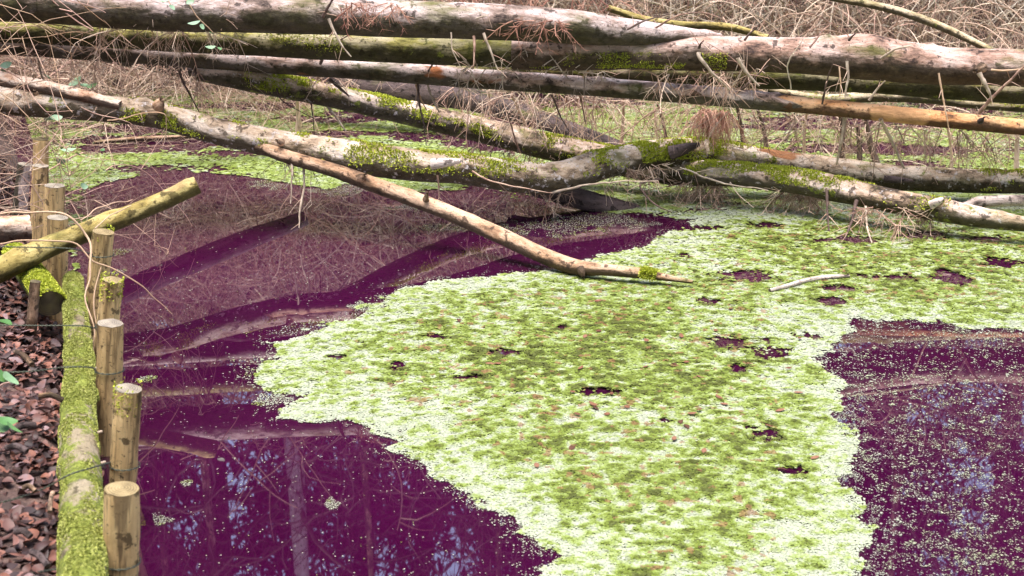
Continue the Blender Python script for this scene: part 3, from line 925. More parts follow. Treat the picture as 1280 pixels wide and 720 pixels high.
rootG = thing('leaning_branch', 'long tan bare branch slanting down through the brush onto the humped trunk', 'branch', PZ(1130, 140))
PG, RG, frG = lying_log(rootG, [(980, -18, 4, 7.6), (1040, -2, 4.5, 7.55), (1085, 6, 4.8, 7.5), (1130, 17, 5, 7.45), (1180, 36, 5, 7.35), (1240, 64, 4, 7.22)], M['olive'], sides=10, rough=0.06, nknots=6)
rootH = thing('sunken_log', 'black wet log end slipping under the water beneath the lichen log', 'log', PZ(720, 255))
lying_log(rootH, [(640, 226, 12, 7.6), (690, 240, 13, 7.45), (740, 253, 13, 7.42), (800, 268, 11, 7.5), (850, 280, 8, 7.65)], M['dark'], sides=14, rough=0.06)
rootI = thing('driftwood', 'pale split grey driftwood lying beside the tapering log end on the duckweed', 'driftwood', PZ(1240, 275))
lying_log(rootI, [(1192, 264, 3, 6.95), (1208, 258, 6, 6.98), (1230, 252, 7, 7.0), (1290, 250, 7, 7.0), (1380, 247, 6, 7.0)], M['drift'], sides=10, rough=0.09, nknots=4, wob=0.004)
rootJ = thing('floating_stick', 'curved pale stick floating on the duckweed mat beyond the purple hole', 'stick', PZ(1010, 353))
o_ = [(*[], *t) for t in ()]
pj = [(962, 363, 2.4), (985, 357, 3), (1010, 350, 3.2), (1040, 346, 3), (1062, 345, 1.6)]
lying_log(rootJ, [(x, y, r, PZ(x, y, 0.015)[1]) for x, y, r in pj], M['drift'], sides=8, rough=0.06, wob=0.0)
rootK = thing('floating_stick', 'thin brown stick lying across far duckweed by the left bank', 'stick', PZ(180, 174))
lying_log(rootK, [(x, y, r, PZ(x, y, 0.02)[1]) for x, y, r in [(118, 178, 2), (165, 174, 3), (210, 172, 2.6), (252, 170, 1.6)]], M['limb'], sides=8, rough=0.05, wob=0.0)

# ------------------------------------------------------------------ left bank: stakes, edge logs
for (tx, ty, r, bx, by, d, cm, lab) in [
    (153, 611, 22, 151, 720, 3.17, 'cut', 'short tan stake with pale sawn top, ringed low by rusty wire, first in the row'),
    (160, 486, 17, 153, 605, 3.75, 'cut_grey', 'tan stake with a mossy collar under its top, second in the row'),
    (138, 404, 17, 133, 590, 4.26, 'cut_grey', 'grey-topped brown stake with two wires bound round it, third in the row'),
    (140, 350, 14, 128, 480, 4.67, 'cut', 'brown stake with a yellow mossy top, fourth in the row'),
    (129, 290, 13.5, 117, 400, 5.24, 'cut', 'leaning yellowish stake bound by a blue-black wire below its top'),
    (72, 272, 13, 71, 375, 5.50, 'cut_grey', 'dark stake standing behind the slanting yellow log'),
    (68, 232, 13, 66, 310, 5.97, 'cut_grey', 'pale split stake just behind the slanting yellow log'),
    (50, 207, 10.5, 48, 300, 6.30, 'cut_grey', 'slim brown stake next to the pink sawn log'),
    (51, 174, 10, 51, 230, 6.90, 'cut_dark', 'mossy slim stake among brambles at the end of the row'),
    (44, 352, 6.5, 40, 402, 4.95, 'cut_dark', 'short reddish peg in the leaves before the rotten log end'),
]:
    top, bot = PD(tx, ty, d), PD(bx, by, d)
    dirv = (bot - top) / np.linalg.norm(bot - top)
    base = top + dirv * ((top[2] + 0.45) / -dirv[2])
    root = thing('wooden_stake', lab, 'stake', base, 'stakes along the pond edge')
    rad = PXR(tx, ty, d, r)
    n = 34
    s_ = np.linspace(0, 1, n)[:, None]
    P = base * (1 - s_) + top * s_
    ln = np.linalg.norm(top - base)
    R = rad * (1.04 - 0.06 * s_[:, 0])
    _seed[0] += 1
    v, q, bk, fr = log_surface(P, R, 18, _seed[0], 0.07, [(random.uniform(ln * .5, ln), random.uniform(0, 6), 0.02, rad * 0.12) for _ in range(4)])
    mb = MB()
    mb.add(v, q, bk=bk)
    mb.build('post', M['stake'] if r != 6.5 else M['limb'], root)
    T, A, B, ss, rr = fr
    cv, cq, ct, ck = cap_mesh(P[-1], T[-1], A[-1], B[-1], rr[-1] * 0.985, 1, 1, 0.004, 0.002)
    mb = MB()
    mb.add(cv, cq, ct, bk=ck)
    mb.build('sawn_top', M[cm], root)
    if r > 12 and lab[0] in 'tbl':
        moss_on(root, P, R, fr, ln - 0.07, ln, 9000, 0.52, 0, 6.28, ln=(0.003, 0.007), seed=int(tx))

rootL = thing('edging_log', 'long moss covered edging log lying behind the row of stakes', 'log', PZ(100, 600, 0.2))
zl = lambda x, y, r, z: (x, y, r, PZ(x, y, z)[1])
PL, RL, frL = lying_log(rootL, [zl(91, 350, 12, 0.24), zl(94, 400, 15, 0.24), zl(98, 470, 18, 0.24), zl(100, 540, 22, 0.24), zl(103, 620, 26, 0.24), zl(104, 700, 29, 0.24), zl(104, 860, 36, 0.24)], M['edge_moss'], sides=24, nknots=14, rough=0.06, cut=(M['cut_dark'], None))
sL = frL[3]
moss_on(rootL, PL, RL, frL, 0.0, sL[-1] * 0.45, 26000, 0.42, -0.2, 3.4, ln=(0.002, 0.006), seed=31, mat='moss_pale')
moss_on(rootL, PL, RL, frL, sL[-1] * 0.45, sL[-1], 26000, 0.47, -0.2, 3.4, ln=(0.002, 0.006), seed=32, mat='moss_pale')
for s_, an in ((0.35, 0.1), (0.55, 0.0), (0.62, 0.15), (0.75, 0.1)):
    k = int(s_ * len(PL))
    p = PL[k] - frL[1][k] * RL[k] * 0.9
    mb = MB()
    tube(mb, np.array([p, p - frL[1][k] * 0.022 + np.array([0, 0, .004])]), np.array([0.005, 0.004]), 7, 0.3)
    mb.build('twig_stub', M['twig_grey'], rootL)

rootM = thing('sawn_log', 'stubby moss topped log with a rotten dark sawn end, in the bank leaves', 'log', PZ(55, 370, 0.25))
PM, RM, frM = lying_log(rootM, [(18, 318, 15, 5.6), (40, 345, 17.5, 5.3), (63, 378, 18.5, 5.02)], M['edge_moss'], sides=22, rough=0.05, cut=(None, M['cut_dark']), wob=0.004)
moss_on(rootM, PM, RM, frM, 0, frM[3][-1], 26000, 0.38, 0.3, 3.4, ln=(0.003, 0.009), seed=33)
rootN = thing('leaning_log', 'slanting yellow-green log poking out over the purple water between the stakes', 'log', PZ(90, 330, 0.2))
lying_log(rootN, [(-140, 392, 18, 4.95), (-40, 352, 17, 5.08), (0, 337, 16, 5.15), (60, 310, 13.5, 5.33), (110, 290, 12.5, 5.42), (180, 262, 11.5, 5.5), (247, 232, 11, 5.58)], M['yellow'], sides=20, nknots=14, rough=0.06, cut=(None, M['cut']), wob=0.006)
rootO = thing('sawn_log', 'short pale pink log with an orange sawn end, on the bank by the slim stakes', 'log', PZ(10, 300, 0.3))
lying_log(rootO, [(-120, 296, 17, 5.75), (-40, 290, 17, 5.8), (0, 287, 16.5, 5.85), (38, 284, 16, 5.9)], M['pinklog'], sides=20, nknots=4, rough=0.03, cut=(None, M['cut_orange']), wob=0.003)
rootQ = thing('tree_stump', 'grey lichen tinted upright trunk beside the slim stakes on the bank', 'trunk', PD(28, 270, 6.6))
lying_log(rootQ, [(22, 285, 9, 6.5), (26, 250, 9, 6.5), (31, 205, 8.5, 6.5)], M['trunk'], sides=12, rough=0.04, cut=(None, M['cut_grey']), wob=0.002)


def wire(label, pts, loop=None):
    """twisted two-strand fence wire, running to a loop round a stake"""
    C = np.array([PD(x, y, d) for x, y, d in pts])
    Q = catmull(C, 80)
    if loop:
        cx, cy, d, r = loop
        c = PD(cx, cy, d)
        rad = PXR(cx, cy, d, r) + 0.002
        a = np.linspace(math.pi, math.pi * 3.1, 40)
        Lp = c + np.stack([np.cos(a) * rad, -np.sin(a) * rad * -1, np.sin(a * 0.5) * 0.006], -1)
        Q = np.vstack([Q, Lp])
    root = thing('fence_wire', label, 'wire', Q[len(Q) // 2], 'old wires binding the stakes')
    n = len(Q)
    ph = np.arange(n) * 1.3
    for k in range(2):
        off = 0.0018 * np.stack([np.cos(ph + k * math.pi) * 0, np.cos(ph + k * math.pi), np.sin(ph + k * math.pi)], -1)
        mb = MB()
        tube(mb, Q + off, np.full(n, 0.0014), 5, 0.5)
        mb.build('strand', M['wire'], root)


wire('blue-black wire running over the bank to the leaning yellowish stake', [(-20, 308, 5.0), (40, 309, 5.05), (90, 311, 5.1), (116, 318, 5.16)], (128, 319, 5.23, 13.5))
wire('thin straight wire crossing above the bank leaves to the fourth stake', [(-20, 406, 4.5), (50, 407, 4.52), (100, 407, 4.55), (118, 410, 4.6)], (135, 408, 4.66, 14))
wire('wire crossing the mossy log and bound low round the grey-topped stake', [(-10, 466, 4.1), (40, 464, 4.08), (80, 459, 4.0), (112, 459, 4.05), (120, 463, 4.2)], (137, 463, 4.26, 17))
wire('sagging twisted wire draped over the mossy log to the second stake', [(-20, 634, 3.45), (30, 620, 3.42), (60, 608, 3.4), (85, 594, 3.4), (110, 586, 3.45), (138, 578, 3.6)], (156, 582, 3.75, 17.5))
wire('rusty wire draped over the mossy log end to the short tan stake', [(-20, 724, 3.1), (40, 716, 3.08), (80, 710, 3.05), (115, 705, 3.05), (131, 703, 3.1)], (152, 703, 3.17, 22))


# ------------------------------------------------------------------ leaves on the bank
def leaf_verts(l, w, curl, fold):
    """an oval pointed leaf of 2 x 5 faces with a folded midrib"""
    t = np.linspace(0, 1, 6)
    wd = w * np.sin(np.pi * np.clip(t * 0.92 + 0.04, 0, 1)) ** 0.8
    z = curl * (t - 0.5) ** 2 * 4 * l
    mid = np.stack([t * l - l / 2, t * 0, z], -1)
    a = mid + np.stack([t * 0, wd / 2, np.abs(wd) * fold], -1)
    c = mid + np.stack([t * 0, -wd / 2, np.abs(wd) * fold], -1)
    v = np.concatenate([a, mid, c])
    q = [(i, i + 1, 7 + i, 6 + i) for i in range(5)] + [(6 + i, 7 + i, 13 + i, 12 + i) for i in range(5)]
    return v, np.array(q)


def rotm(rx, ry, rz):
    cx, sx, cy, sy, cz, sz = math.cos(rx), math.sin(rx), math.cos(ry), math.sin(ry), math.cos(rz), math.sin(rz)
    X = np.array([[1, 0, 0], [0, cx, -sx], [0, sx, cx]])
    Y = np.array([[cy, 0, sy], [0, 1, 0], [-sy, 0, cy]])
    Z = np.array([[cz, -sz, 0], [sz, cz, 0], [0, 0, 1]])
    return Z @ Y @ X


leaf_meshes = []
for k in range(16):
    v, q = leaf_verts(random.uniform(0.03, 0.065), random.uniform(0.018, 0.036), random.uniform(-0.3, 0.35), random.uniform(-0.25, 0.3))
    mb = MB()
    mb.add(v, q, tone=np.clip(0.06 + 0.06 * k + rng.normal(0, 0.04, len(v)), 0, 1))
    o = mb.build('leaf', M['leaf_brown'], None)
    leaf_meshes.append(o.data)
    bpy.data.objects.remove(o)

nleaf = 0
while nleaf < 290:
    y = random.uniform(2.9, 6.2)
    x = edge_x(y) - 0.14 - abs(random.gauss(0, 0.32))
    if x < -0.365 * y - 0.05:
        continue
    z = float(ground_h(np.array([x]), np.array([y]))[0])
    o = bpy.data.objects.new('leaf', leaf_meshes[random.randrange(16)])
    COL.objects.link(o)
    o.parent = ground
    o.location = (x, y, z + random.uniform(0.008, 0.03))
    o.rotation_euler = (random.gauss(0, 0.3), random.gauss(0, 0.3), random.uniform(0, 6.28))
    nleaf += 1
mb = MB()
ly = rng.uniform(2.5, 8.0, 6500)
lx = edge_x(ly) - 0.13 - np.abs(rng.normal(0, 0.45, 6500))
lz = ground_h(lx, ly) + rng.uniform(0.0, 0.022, 6500)
for x, y, z in zip(lx, ly, lz):
    v, q = leaf_verts(random.uniform(0.025, 0.055), random.uniform(0.014, 0.032), random.uniform(-0.3, 0.35), random.uniform(-0.25, 0.3))
    v = v @ rotm(random.gauss(0, 0.3), random.gauss(0, 0.3), random.uniform(0, 6.28)).T + np.array([x, y, z])
    mb.add(v, q, tone=np.full(len(v), random.random() ** 1.5))
o = mb.build('leaf_litter', M['leaf_brown'], ground)
o['kind'] = 'stuff'
for i_s, (x, y, dx, dy, r) in enumerate([(14, 540, 30, -8, 6), (50, 495, 30, 6, 5), (8, 560, 26, 4, 6), (62, 640, 4, -24, 4), (20, 665, 18, 6, 6), (30, 610, 14, 4, 5), (20, 440, 20, 16, 5), (40, 690, 20, 18, 6)]):
    p0, p1 = PZ(x, y, 0.27), PZ(x + dx, y + dy, 0.27)
    mb = MB()
    rr_ = r * p0[1] / F * 0.8
    Q = np.array([p0, (p0 + p1) / 2 + np.array([0, 0, .01]), p1])
    _seed[0] += 1
    v, q, bk, fr = log_surface(catmull(Q, 12), np.full(12, rr_), 9, _seed[0], 0.08)
    mb.add(v, q, bk=bk)
    for e in (0, -1):
        T, A, B, s_, r2 = fr
        cv, cq, ct, ck = cap_mesh(catmull(Q, 12)[e], T[e], A[e], B[e], r2[e], 1 if e else -1, 1, 0.001)
        mb.add(cv, cq, ct, bk=ck)
    o = mb.build('fallen_stick', M['limb'] if r != 6 else M['dark'], None, origin=(p0 + p1) / 2)
    tag(o, 'blackened broken stick lying among the brown leaves on the bank' if r == 6 else 'brown broken stick lying among the brown leaves on the bank', 'stick', 'sticks among the bank leaves')


# ------------------------------------------------------------------ brambles on the left
def bramble(label, stems, leaves, mat='bramble'):
    base = PD(*stems[0][0][:2], stems[0][0][3])
    root = thing('bramble', label, 'bramble', base, 'brambles by the bank')
    for st in stems:
        P, R = curve_px(st, step_m=0.02)
        n = len(P)
        P = P + np.stack([vnoise(np.stack([np.arange(n) * 0.3, np.full(n, k), np.full(n, st[0][1])], -1), k) - 0.5 for k in range(3)], -1) * 0.012
        mb = MB()
        tube(mb, P, R * 0.6, 6, random.uniform(0.3, 0.9))
        mb.build('stem', M[mat], root)
    for (x, y, d, l, rz, tn) in leaves:
        v, q = leaf_verts(l, l * 0.7, 0.15, 0.12)
        v = v @ rotm(random.gauss(0.5, 0.3), random.gauss(0, 0.3), rz).T + PD(x, y, d)
        mb = MB()
        mb.add(v, q, tone=np.full(len(v), tn))
        mb.build('leaf', M['leaf_green'], root)


bramble('pink arching bramble stem hooking over the wires to the stakes', [
    [(-10, 270, 2, 5.0), (60, 264, 2.2, 5.0), (92, 275, 2.4, 5.0), (108, 295, 2.4, 5.0), (115, 318, 2.2, 4.95), (112, 345, 2, 4.9), (107, 375, 1.8, 4.85), (116, 410, 1.6, 4.8), (116, 455, 1.2, 4.75)],
    [(0, 304, 1.5, 4.9), (50, 302, 1.8, 4.95), (95, 304, 1.8, 5.0), (115, 325, 1.8, 4.98), (150, 342, 1.6, 5.0), (185, 365, 1.3, 5.05), (215, 394, 0.8, 5.1)],
    [(120, 285, 1.4, 5.0), (135, 270, 1.3, 5.1), (165, 258, 1.0, 5.2)],
    [(127, 335, 1.2, 4.9), (118, 370, 1.4, 4.85), (120, 420, 1.2, 4.8), (116, 450, 1, 4.75)],
    [(100, 275, 1.2, 5.1), (130, 258, 1.2, 5.3), (165, 250, 0.9, 5.5)]], [])
bramble('pale blue-green bramble leaves spreading by the slim stakes', [
    [(60, 215, 1.5, 6.6), (85, 200, 1.5, 6.6), (105, 190, 1.0, 6.6)], [(70, 250, 1.5, 6.5), (100, 236, 1.2, 6.4), (110, 230, 1, 6.4)]],
    [(86, 189, 6.55, 0.07, 0.2, 0.95), (97, 194, 6.5, 0.05, 2.0, 0.8), (104, 233, 6.3, 0.045, 1.0, 0.95), (75, 203, 6.5, 0.06, 2.6, 0.85), (128, 188, 6.5, 0.03, 1.3, 0.2), (66, 247, 6.3, 0.05, .6, .6)])
bramble('bramble with dull green leaves drooping over the top trunk', [
    [(180, -15, 1.5, 6.9), (205, -2, 1.5, 6.9), (215, 8, 1, 6.9)], [(225, -10, 1.4, 6.9), (245, 20, 1.2, 6.9), (268, 44, 1, 6.95)]],
    [(205, 2, 6.8, 0.05, 0.2, 0.95), (214, 10, 6.8, 0.05, 1.5, 0.95), (238, 2, 6.8, 0.045, 0.6, 0.9), (243, 30, 6.8, 0.06, 0.3, 0.95), (252, 34, 6.8, 0.04, 1.6, 0.8), (265, 42, 6.85, 0.035, 2.4, 0.2), (263, 60, 6.9, 0.05, 0.4, 0.9), (274, 61, 6.9, 0.03, 1.0, 0.6)])
bramble('low bramble with grey-green leaves under the pale pink limb', [
    [(-20, 100, 1.5, 7.3), (40, 110, 1.5, 7.4), (120, 112, 1, 7.6)]],
    [(8, 82, 7.1, 0.06, 0.3, 0.9), (4, 90, 7.1, 0.05, 1.9, 0.8), (95, 103, 7.6, 0.08, 0.4, 0.85), (104, 108, 7.6, 0.07, 1.4, 0.75), (60, 98, 7.5, 0.07, 2.2, 0.8), (115, 108, 7.6, 0.06, 0.1, 0.5), (70, 148, 6.9, 0.06, 0.6, 0.95), (60, 150, 6.9, 0.06, 2.6, 0.9)])
bramble('bramble seedling with green leaves on the brown bank litter', [
    [(-20, 500, 1.6, 4.1), (0, 480, 1.6, 4.1), (14, 476, 1.2, 4.1)], [(-20, 560, 1.6, 3.9), (0, 540, 1.6, 3.85), (12, 530, 1.2, 3.8)]],
    [(5, 405, 4.4, 0.07, 1.6, 0.35), (12, 476, 4.05, 0.07, 2.4, 0.75), (-2, 470, 4.05, 0.07, 0.5, 0.5), (8, 528, 3.75, 0.06, 0.3, 0.5), (16, 537, 3.72, 0.055, 2.8, 0.55), (2, 535, 3.75, 0.06, 1.4, 0.6)])


# ------------------------------------------------------------------ dead brush
def hang(root, x0, x1, y, d, count, ln, mat, name='hanging_twigs', dl=0.12, depth=2, up=0.0, grav=0.55, curl=0.55):
    """drooping dead side twigs under a trunk between two picture columns"""
    mb = MB()
    P0 = []
    for _ in range(count):
        x = random.uniform(x0, x1)
        P0.append(PD(x, (y(x) if callable(y) else y) + random.uniform(-3, 3), d + random.uniform(-dl, dl)))
    D0 = np.stack([rng.normal(0, 0.5, count), rng.normal(0, 0.4, count), rng.uniform(-1, up, count)], -1)
    r0 = rng.uniform(0.0010, 0.0036, count)
    tn = rng.uniform(0.1, 0.95, count)
    Q = batch(mb, np.array(P0), D0, ln * rng.uniform(0.4, 1.2, count), 8, curl, grav, r0, tn)
    batch_sub(mb, Q, 7, ln * 0.4, 5, curl + 0.05, grav + 0.15, r0 * 0.55, tn)
    o = mb.build(name, M[mat], root)
    o['kind'] = 'stuff'


lineP = lambda x: 56 + x * 0.081 + 10
hang(root2, 60, 270, lineP, 7.6, 60, 0.18, 'twig')
hang(root2, 380, 440, lineP, 7.6, 14, 0.12, 'twig')
hang(root2, 560, 900, lineP, 7.9, 80, 0.30, 'twig', grav=0.9)
hang(root2, 900, 1290, lineP, 7.6, 100, 0.28, 'twig')
hang(root2, 874, 912, lineP, 7.75, 90, 0.20, 'twig_red', name='rusty_twigs', dl=0.05, grav=2.6, curl=0.3)
hang(rootA, 100, 300, 36, 7.15, 50, 0.30, 'twig', up=0.5)
hang(rootA, 425, 500, 6, 6.95, 26, 0.14, 'twig_red', name='rusty_twigs', dl=0.03)
hang(rootA, 640, 700, 26, 6.97, 20, 0.16, 'twig_red', name='rusty_twigs', dl=0.03)
hang(rootA, 500, 790, -6, 7.3, 60, 0.22, 'twig_red', name='rusty_twigs', up=1.0)
hang(rootB, 820, 960, 92, 7.2, 60, 0.24, 'twig', up=0.5)
hang(rootB, 570, 760, 88, 7.25, 40, 0.18, 'twig_grey', up=0.6)
hang(rootC, 560, 1280, lambda x: 98 + (x - 560) * 0.02, 7.9, 40, 0.36, 'twig')
hang(root4, 630, 720, 240, 7.2, 26, 0.14, 'twig', dl=0.06)
hang(root4, 770, 830, 208, 7.5, 30, 0.20, 'twig', dl=0.06)
hang(root4, 350, 395, 195, 7.0, 10, 0.22, 'twig_grey', dl=0.05)
hang(root3, 850, 910, 228, 7.6, 60, 0.22, 'twig', dl=0.08)
hang(root3, 975, 1025, 236, 7.4, 60, 0.2, 'twig', dl=0.08)
hang(root3, 1080, 1170, 262, 6.95, 40, 0.16, 'twig', dl=0.1)
hang(root3, 560, 700, 182, 8.05, 40, 0.2, 'twig', dl=0.1)

# dead boughs standing up out of the water between the logs
for i, (x, y, d, tx, ty, r, lab) in enumerate([
    (776, 192, 8.6, 780, 118, 2.4, 'straight brown dead stem standing between the mossy log and thin pole'),
    (836, 190, 8.6, 822, 130, 2.4, 'crooked dark stem standing in far duckweed under the thin pole'),
    (930, 192, 8.4, 920, 128, 3, 'dark bent stem beside the rust coloured hanging twigs'),
    (958, 192, 8.3, 946, 134, 3, 'dark stem leaning left, next to the rusty hanging twigs'),
    (1005, 195, 8.4, 1010, 130, 2.4, 'thin pale stem rising behind the right end of the mossy log'),
    (1074, 205, 8.2, 1072, 160, 4, 'black hooked stub in the far duckweed behind the olive log'),
    (1098, 208, 8.2, 1082, 150, 5, 'mossy black stem leaning under the peeled pole'),
    (371, 172, 9.0, 371, 120, 3.6, 'pale tan post-like stem in the far duckweed under the sloping log'),
    (1190, 205, 8.0, 1184, 160, 2, 'pale straw coloured stem leaning on the olive log'),
    (1270, 215, 7.9, 1272, 150, 3.5, 'forked pale branch hanging by the peeled pole end'),
    (662, 165, 8.8, 640, 120, 2, 'bent grey stem rising by the rotting trunk'),
    (1052, 200, 8.2, 1050, 140, 4, 'upright purple-grey stem behind the olive log, close to the black stub'),
]):
    root = thing('dead_bough', lab, 'branch', PD(x, y, d), 'dead boughs standing in the far water')
    b0 = PD(x, y, d)
    z0 = PZ(x, y, 0.0)[1]
    pts = [(x, y + 3, r, d), ((x + tx) / 2 + random.uniform(-4, 4), (y + ty) / 2, r * 0.85, d), (tx, ty, r * 0.6, d - 0.05)]
    P, R = curve_px(pts, step_m=0.02)
    P[0, 2] = min(P[0, 2], 0.0)
    mb = MB()
    tube(mb, P, R, 7, 0.3 + 0.06 * i % 0.6)
    st = mb.build('stem', M['twig_dark'] if 'dark' in lab or 'black' in lab else M['twig'], root)
    st['_o'] = root['_o']
    mb = MB()
    twiglets(mb, P, R, 12, 0.22, 0.5, depth=2)
    o = mb.build('twigs', M['twig'], root)
    o['kind'] = 'stuff'


def tangle(name, label, p, ln, mat, curl=0.8, grav=0.2, rr=(0.0012, 0.003), sub=3, tone=(0.1, 0.95), up=0.4, n=8):
    """brush: wandering twigs from the given start points, each with side twigs"""
    mb = MB()
    k = len(p)
    D0 = np.stack([rng.normal(0, 1, k), rng.normal(0, 0.6, k), rng.normal(up, 0.6, k)], -1)
    r0 = rng.uniform(*rr, k)
    tn = rng.uniform(*tone, k)
    Q = batch(mb, p, D0, ln * rng.uniform(0.4, 1.3, k), n, curl, grav, r0, tn)
    batch_sub(mb, Q, sub, ln * 0.4, 4, curl, grav, r0 * 0.6, tn)
    o = mb.build(name, M[mat])
    return tag(o, label, 'brush', kind='stuff')


def gh(x, y):
    return float(ground_h(np.array([x]), np.array([y]))[0])


def pts_box(k, xr, yr, zr, on_ground=False):
    x, y, z = rng.uniform(*xr, k), rng.uniform(*yr, k), rng.uniform(*zr, k)
    if on_ground:
        z = z + np.maximum(ground_h(x, y), 0.02)
    return np.stack([x, y, z], -1)


def pts_left(k, lo, hi, yr, zr):
    y = rng.uniform(*yr, k)
    return np.stack([-0.36 * y + rng.uniform(lo, hi, k), y, rng.uniform(*zr, k)], -1)


tangle('bramble_tangle', 'curly tan bramble stems tangled over the left bank', pts_left(170, -0.7, 0.5, (6.3, 8.0), (0.3, 1.3)), 0.8, 'bramble', 0.9, 0.15, rr=(0.0014, 0.0032), sub=2, n=12)
tangle('dead_brush', 'dense brown dead brush under the fallen trunks by the left bank', pts_left(1300, -0.8, 2.2, (9.0, 10.6), (0.05, 1.1)), 0.6, 'twig', 0.9, 0.5, rr=(0.001, 0.0034))
tangle('dead_twigs', 'fine dead twigs hanging over the slim stakes at the left bank', pts_left(120, -0.4, 0.3, (5.8, 7.2), (0.2, 0.6)), 0.4, 'twig', 0.9, 0.4, rr=(0.0008, 0.0022))
q_ = pts_box(1300, (-2.6, 5.2), (8.2, 10.8), (0.02, 0.85))
q_ = q_[(q_[:, 0] > 0.35) | ((rng.random(len(q_)) < 0.6) & (q_[:, 1] > 9.3))]
tangle('dead_brush', 'mass of fine dead twigs in the water behind the log pile', q_, 0.6, 'twig', 0.45, 0.9, rr=(0.0008, 0.0045), tone=(0.0, 1.0))
tangle('far_brush', 'pale tangled dead brush covering the far bank', pts_box(3400, (-6.5, 7.5), (10.7, 12.6), (0, 1.8), True), 1.2, 'twig_grey', 0.5, 0.5, rr=(0.0012, 0.0085), tone=(0.0, 1.0), sub=3, n=10)
tangle('far_brush', 'rust and brown dead brush rising over the far bank', pts_box(2600, (-6.5, 7.5), (10.6, 13.6), (0, 2.7), True), 1.3, 'twig', 0.5, 0.4, rr=(0.0012, 0.009), n=10, tone=(0.0, 0.9))
tangle('far_brush', 'dark bare undergrowth deep behind the far bank', pts_box(4600, (-10, 10), (13.0, 17.5), (0, 3.4), True), 1.5, 'twig_dark', 0.6, 0.1, rr=(0.004, 0.016))


for i, (x, y, h_) in enumerate([(-3.2, 11.6, 3.2), (-2.5, 11.2, 2.4), (-1.9, 12.0, 3.4), (-1.35, 11.3, 2.2), (-0.6, 11.9, 3.0), (0.3, 12.2, 2.6), (1.4, 11.8, 3.2), (2.3, 12.3, 2.8), (3.1, 11.7, 2.6), (4.2, 12.2, 3.1), (-4.1, 12.1, 3.0)]):
    z = gh(x, y)
    root = thing('bare_sapling', 'thin bare sapling growing out of the brush on the far bank', 'sapling', (x, y, z), 'saplings on the far bank')
    P = wander((x, y, z - 0.05), (random.gauss(0, .12), random.gauss(0, .1), 1), h_, 16, 0.12, -0.05)
    mb = MB()
    tube(mb, P, np.linspace(0.022, 0.006, len(P)), 7, random.uniform(0.1, 0.6))
    mb.build('stem', M['twig_dark'], root)
    mb = MB()
    twiglets(mb, P, np.full(len(P), 0.01), 16, 0.6, 0.1, curl=0.4, r=0.004, depth=2)
    o = mb.build('twigs', M['twig'], root)
    o['kind'] = 'stuff'


# ------------------------------------------------------------------ trees beyond the pond (seen in the water)
def tree(kind, label, x, y, h, r):
    z = gh(x, y) - 0.1
    root = thing(kind, label, 'tree', (x, y, z), 'trees beyond the far bank')
    lean = np.array([random.gauss(0, 0.25), random.gauss(0, 0.25), 0])
    P = catmull(np.array([[x, y, z], [x, y, z + h * 0.35] + lean * 0.6, [x, y, z + h * 0.7] + lean, [x, y, z + h] + lean * 1.5]), 40)
    R = r * (1 - np.linspace(0, 0.85, 40))
    _seed[0] += 1
    v, q, bk, fr = log_surface(P, R, 12, _seed[0], 0.05)
    mb = MB()
    mb.add(v, q, bk=bk)
    mb.build('trunk', M['birch'] if kind == 'birch_tree' else M['dark'] if kind == 'spruce_tree' else M['limb'], root)
    lim, fo = MB(), MB()
    nl = 80 if kind == 'spruce_tree' else 24
    for k in range(nl):
        t = random.uniform(0.30, 0.97)
        p = P[int(t * 39)]
        a = random.uniform(0, 6.28)
        if kind == 'spruce_tree':
            ln = h * 0.11 * (1.12 - t) + 0.35
            d = np.array([math.cos(a), math.sin(a), 0.1])
            Q = wander(p, d, ln, 7, 0.15, 0.12)
        else:
            ln = h * random.uniform(0.16, 0.32) * (1.2 - t * 0.6)
            d = np.array([math.cos(a), math.sin(a), 0.9])
            Q = wander(p, d, ln, 8, 0.35, -0.05)
        r0 = max(0.012, R[int(t * 39)] * 0.35)
        tube(lim, Q, np.linspace(r0, r0 * 0.2, len(Q)), 5, random.uniform(0.2, 0.8))
        if kind == 'spruce_tree':
            m_ = 80
            ti = rng.uniform(0.1, 1, m_) * (len(Q) - 1)
            i0 = np.clip(ti.astype(int), 0, len(Q) - 2)
            c = Q[i0] + (Q[i0 + 1] - Q[i0]) * (ti - i0)[:, None] + rng.normal(0, 0.13, (m_, 3)) + np.array([0, 0, -0.08])
            u = rng.normal(0, 1, (m_, 3)) + np.array([0, 0, -0.8])
            u /= np.linalg.norm(u, axis=1)[:, None]
            w = np.cross(u, rng.normal(0, 1, (m_, 3)))
            w /= np.linalg.norm(w, axis=1)[:, None]
            l = rng.uniform(0.07, 0.17, m_)[:, None]
            g = rng.uniform(0.02, 0.05, m_)[:, None]
            vv = np.stack([c - u * l - w * g * .4, c - w * g, c + u * l, c + w * g], 1).reshape(-1, 3)
            fo.add(vv, np.arange(m_ * 4).reshape(-1, 4), tone=np.repeat(rng.uniform(0, 1, m_), 4))
        else:
            for _ in range(5):
                i = random.randint(2, 7)
                Q2 = wander(Q[i], np.array([random.gauss(0, 1), random.gauss(0, 1), 0.6]), ln * 0.5, 6, 0.5, 0.0)
                tube(fo, Q2, np.linspace(0.012, 0.004, len(Q2)), 3, random.uniform(0.1, 0.9))
                twiglets(fo, Q2, np.full(len(Q2), 0.008), 7, ln * 0.3, 0.15, curl=0.5, r=0.005)
    lim.build('limbs', M['twig_dark'], root)
    cr = fo.build('crown', M['needle'] if kind == 'spruce_tree' else M['twig_dark'], root, smooth=False)


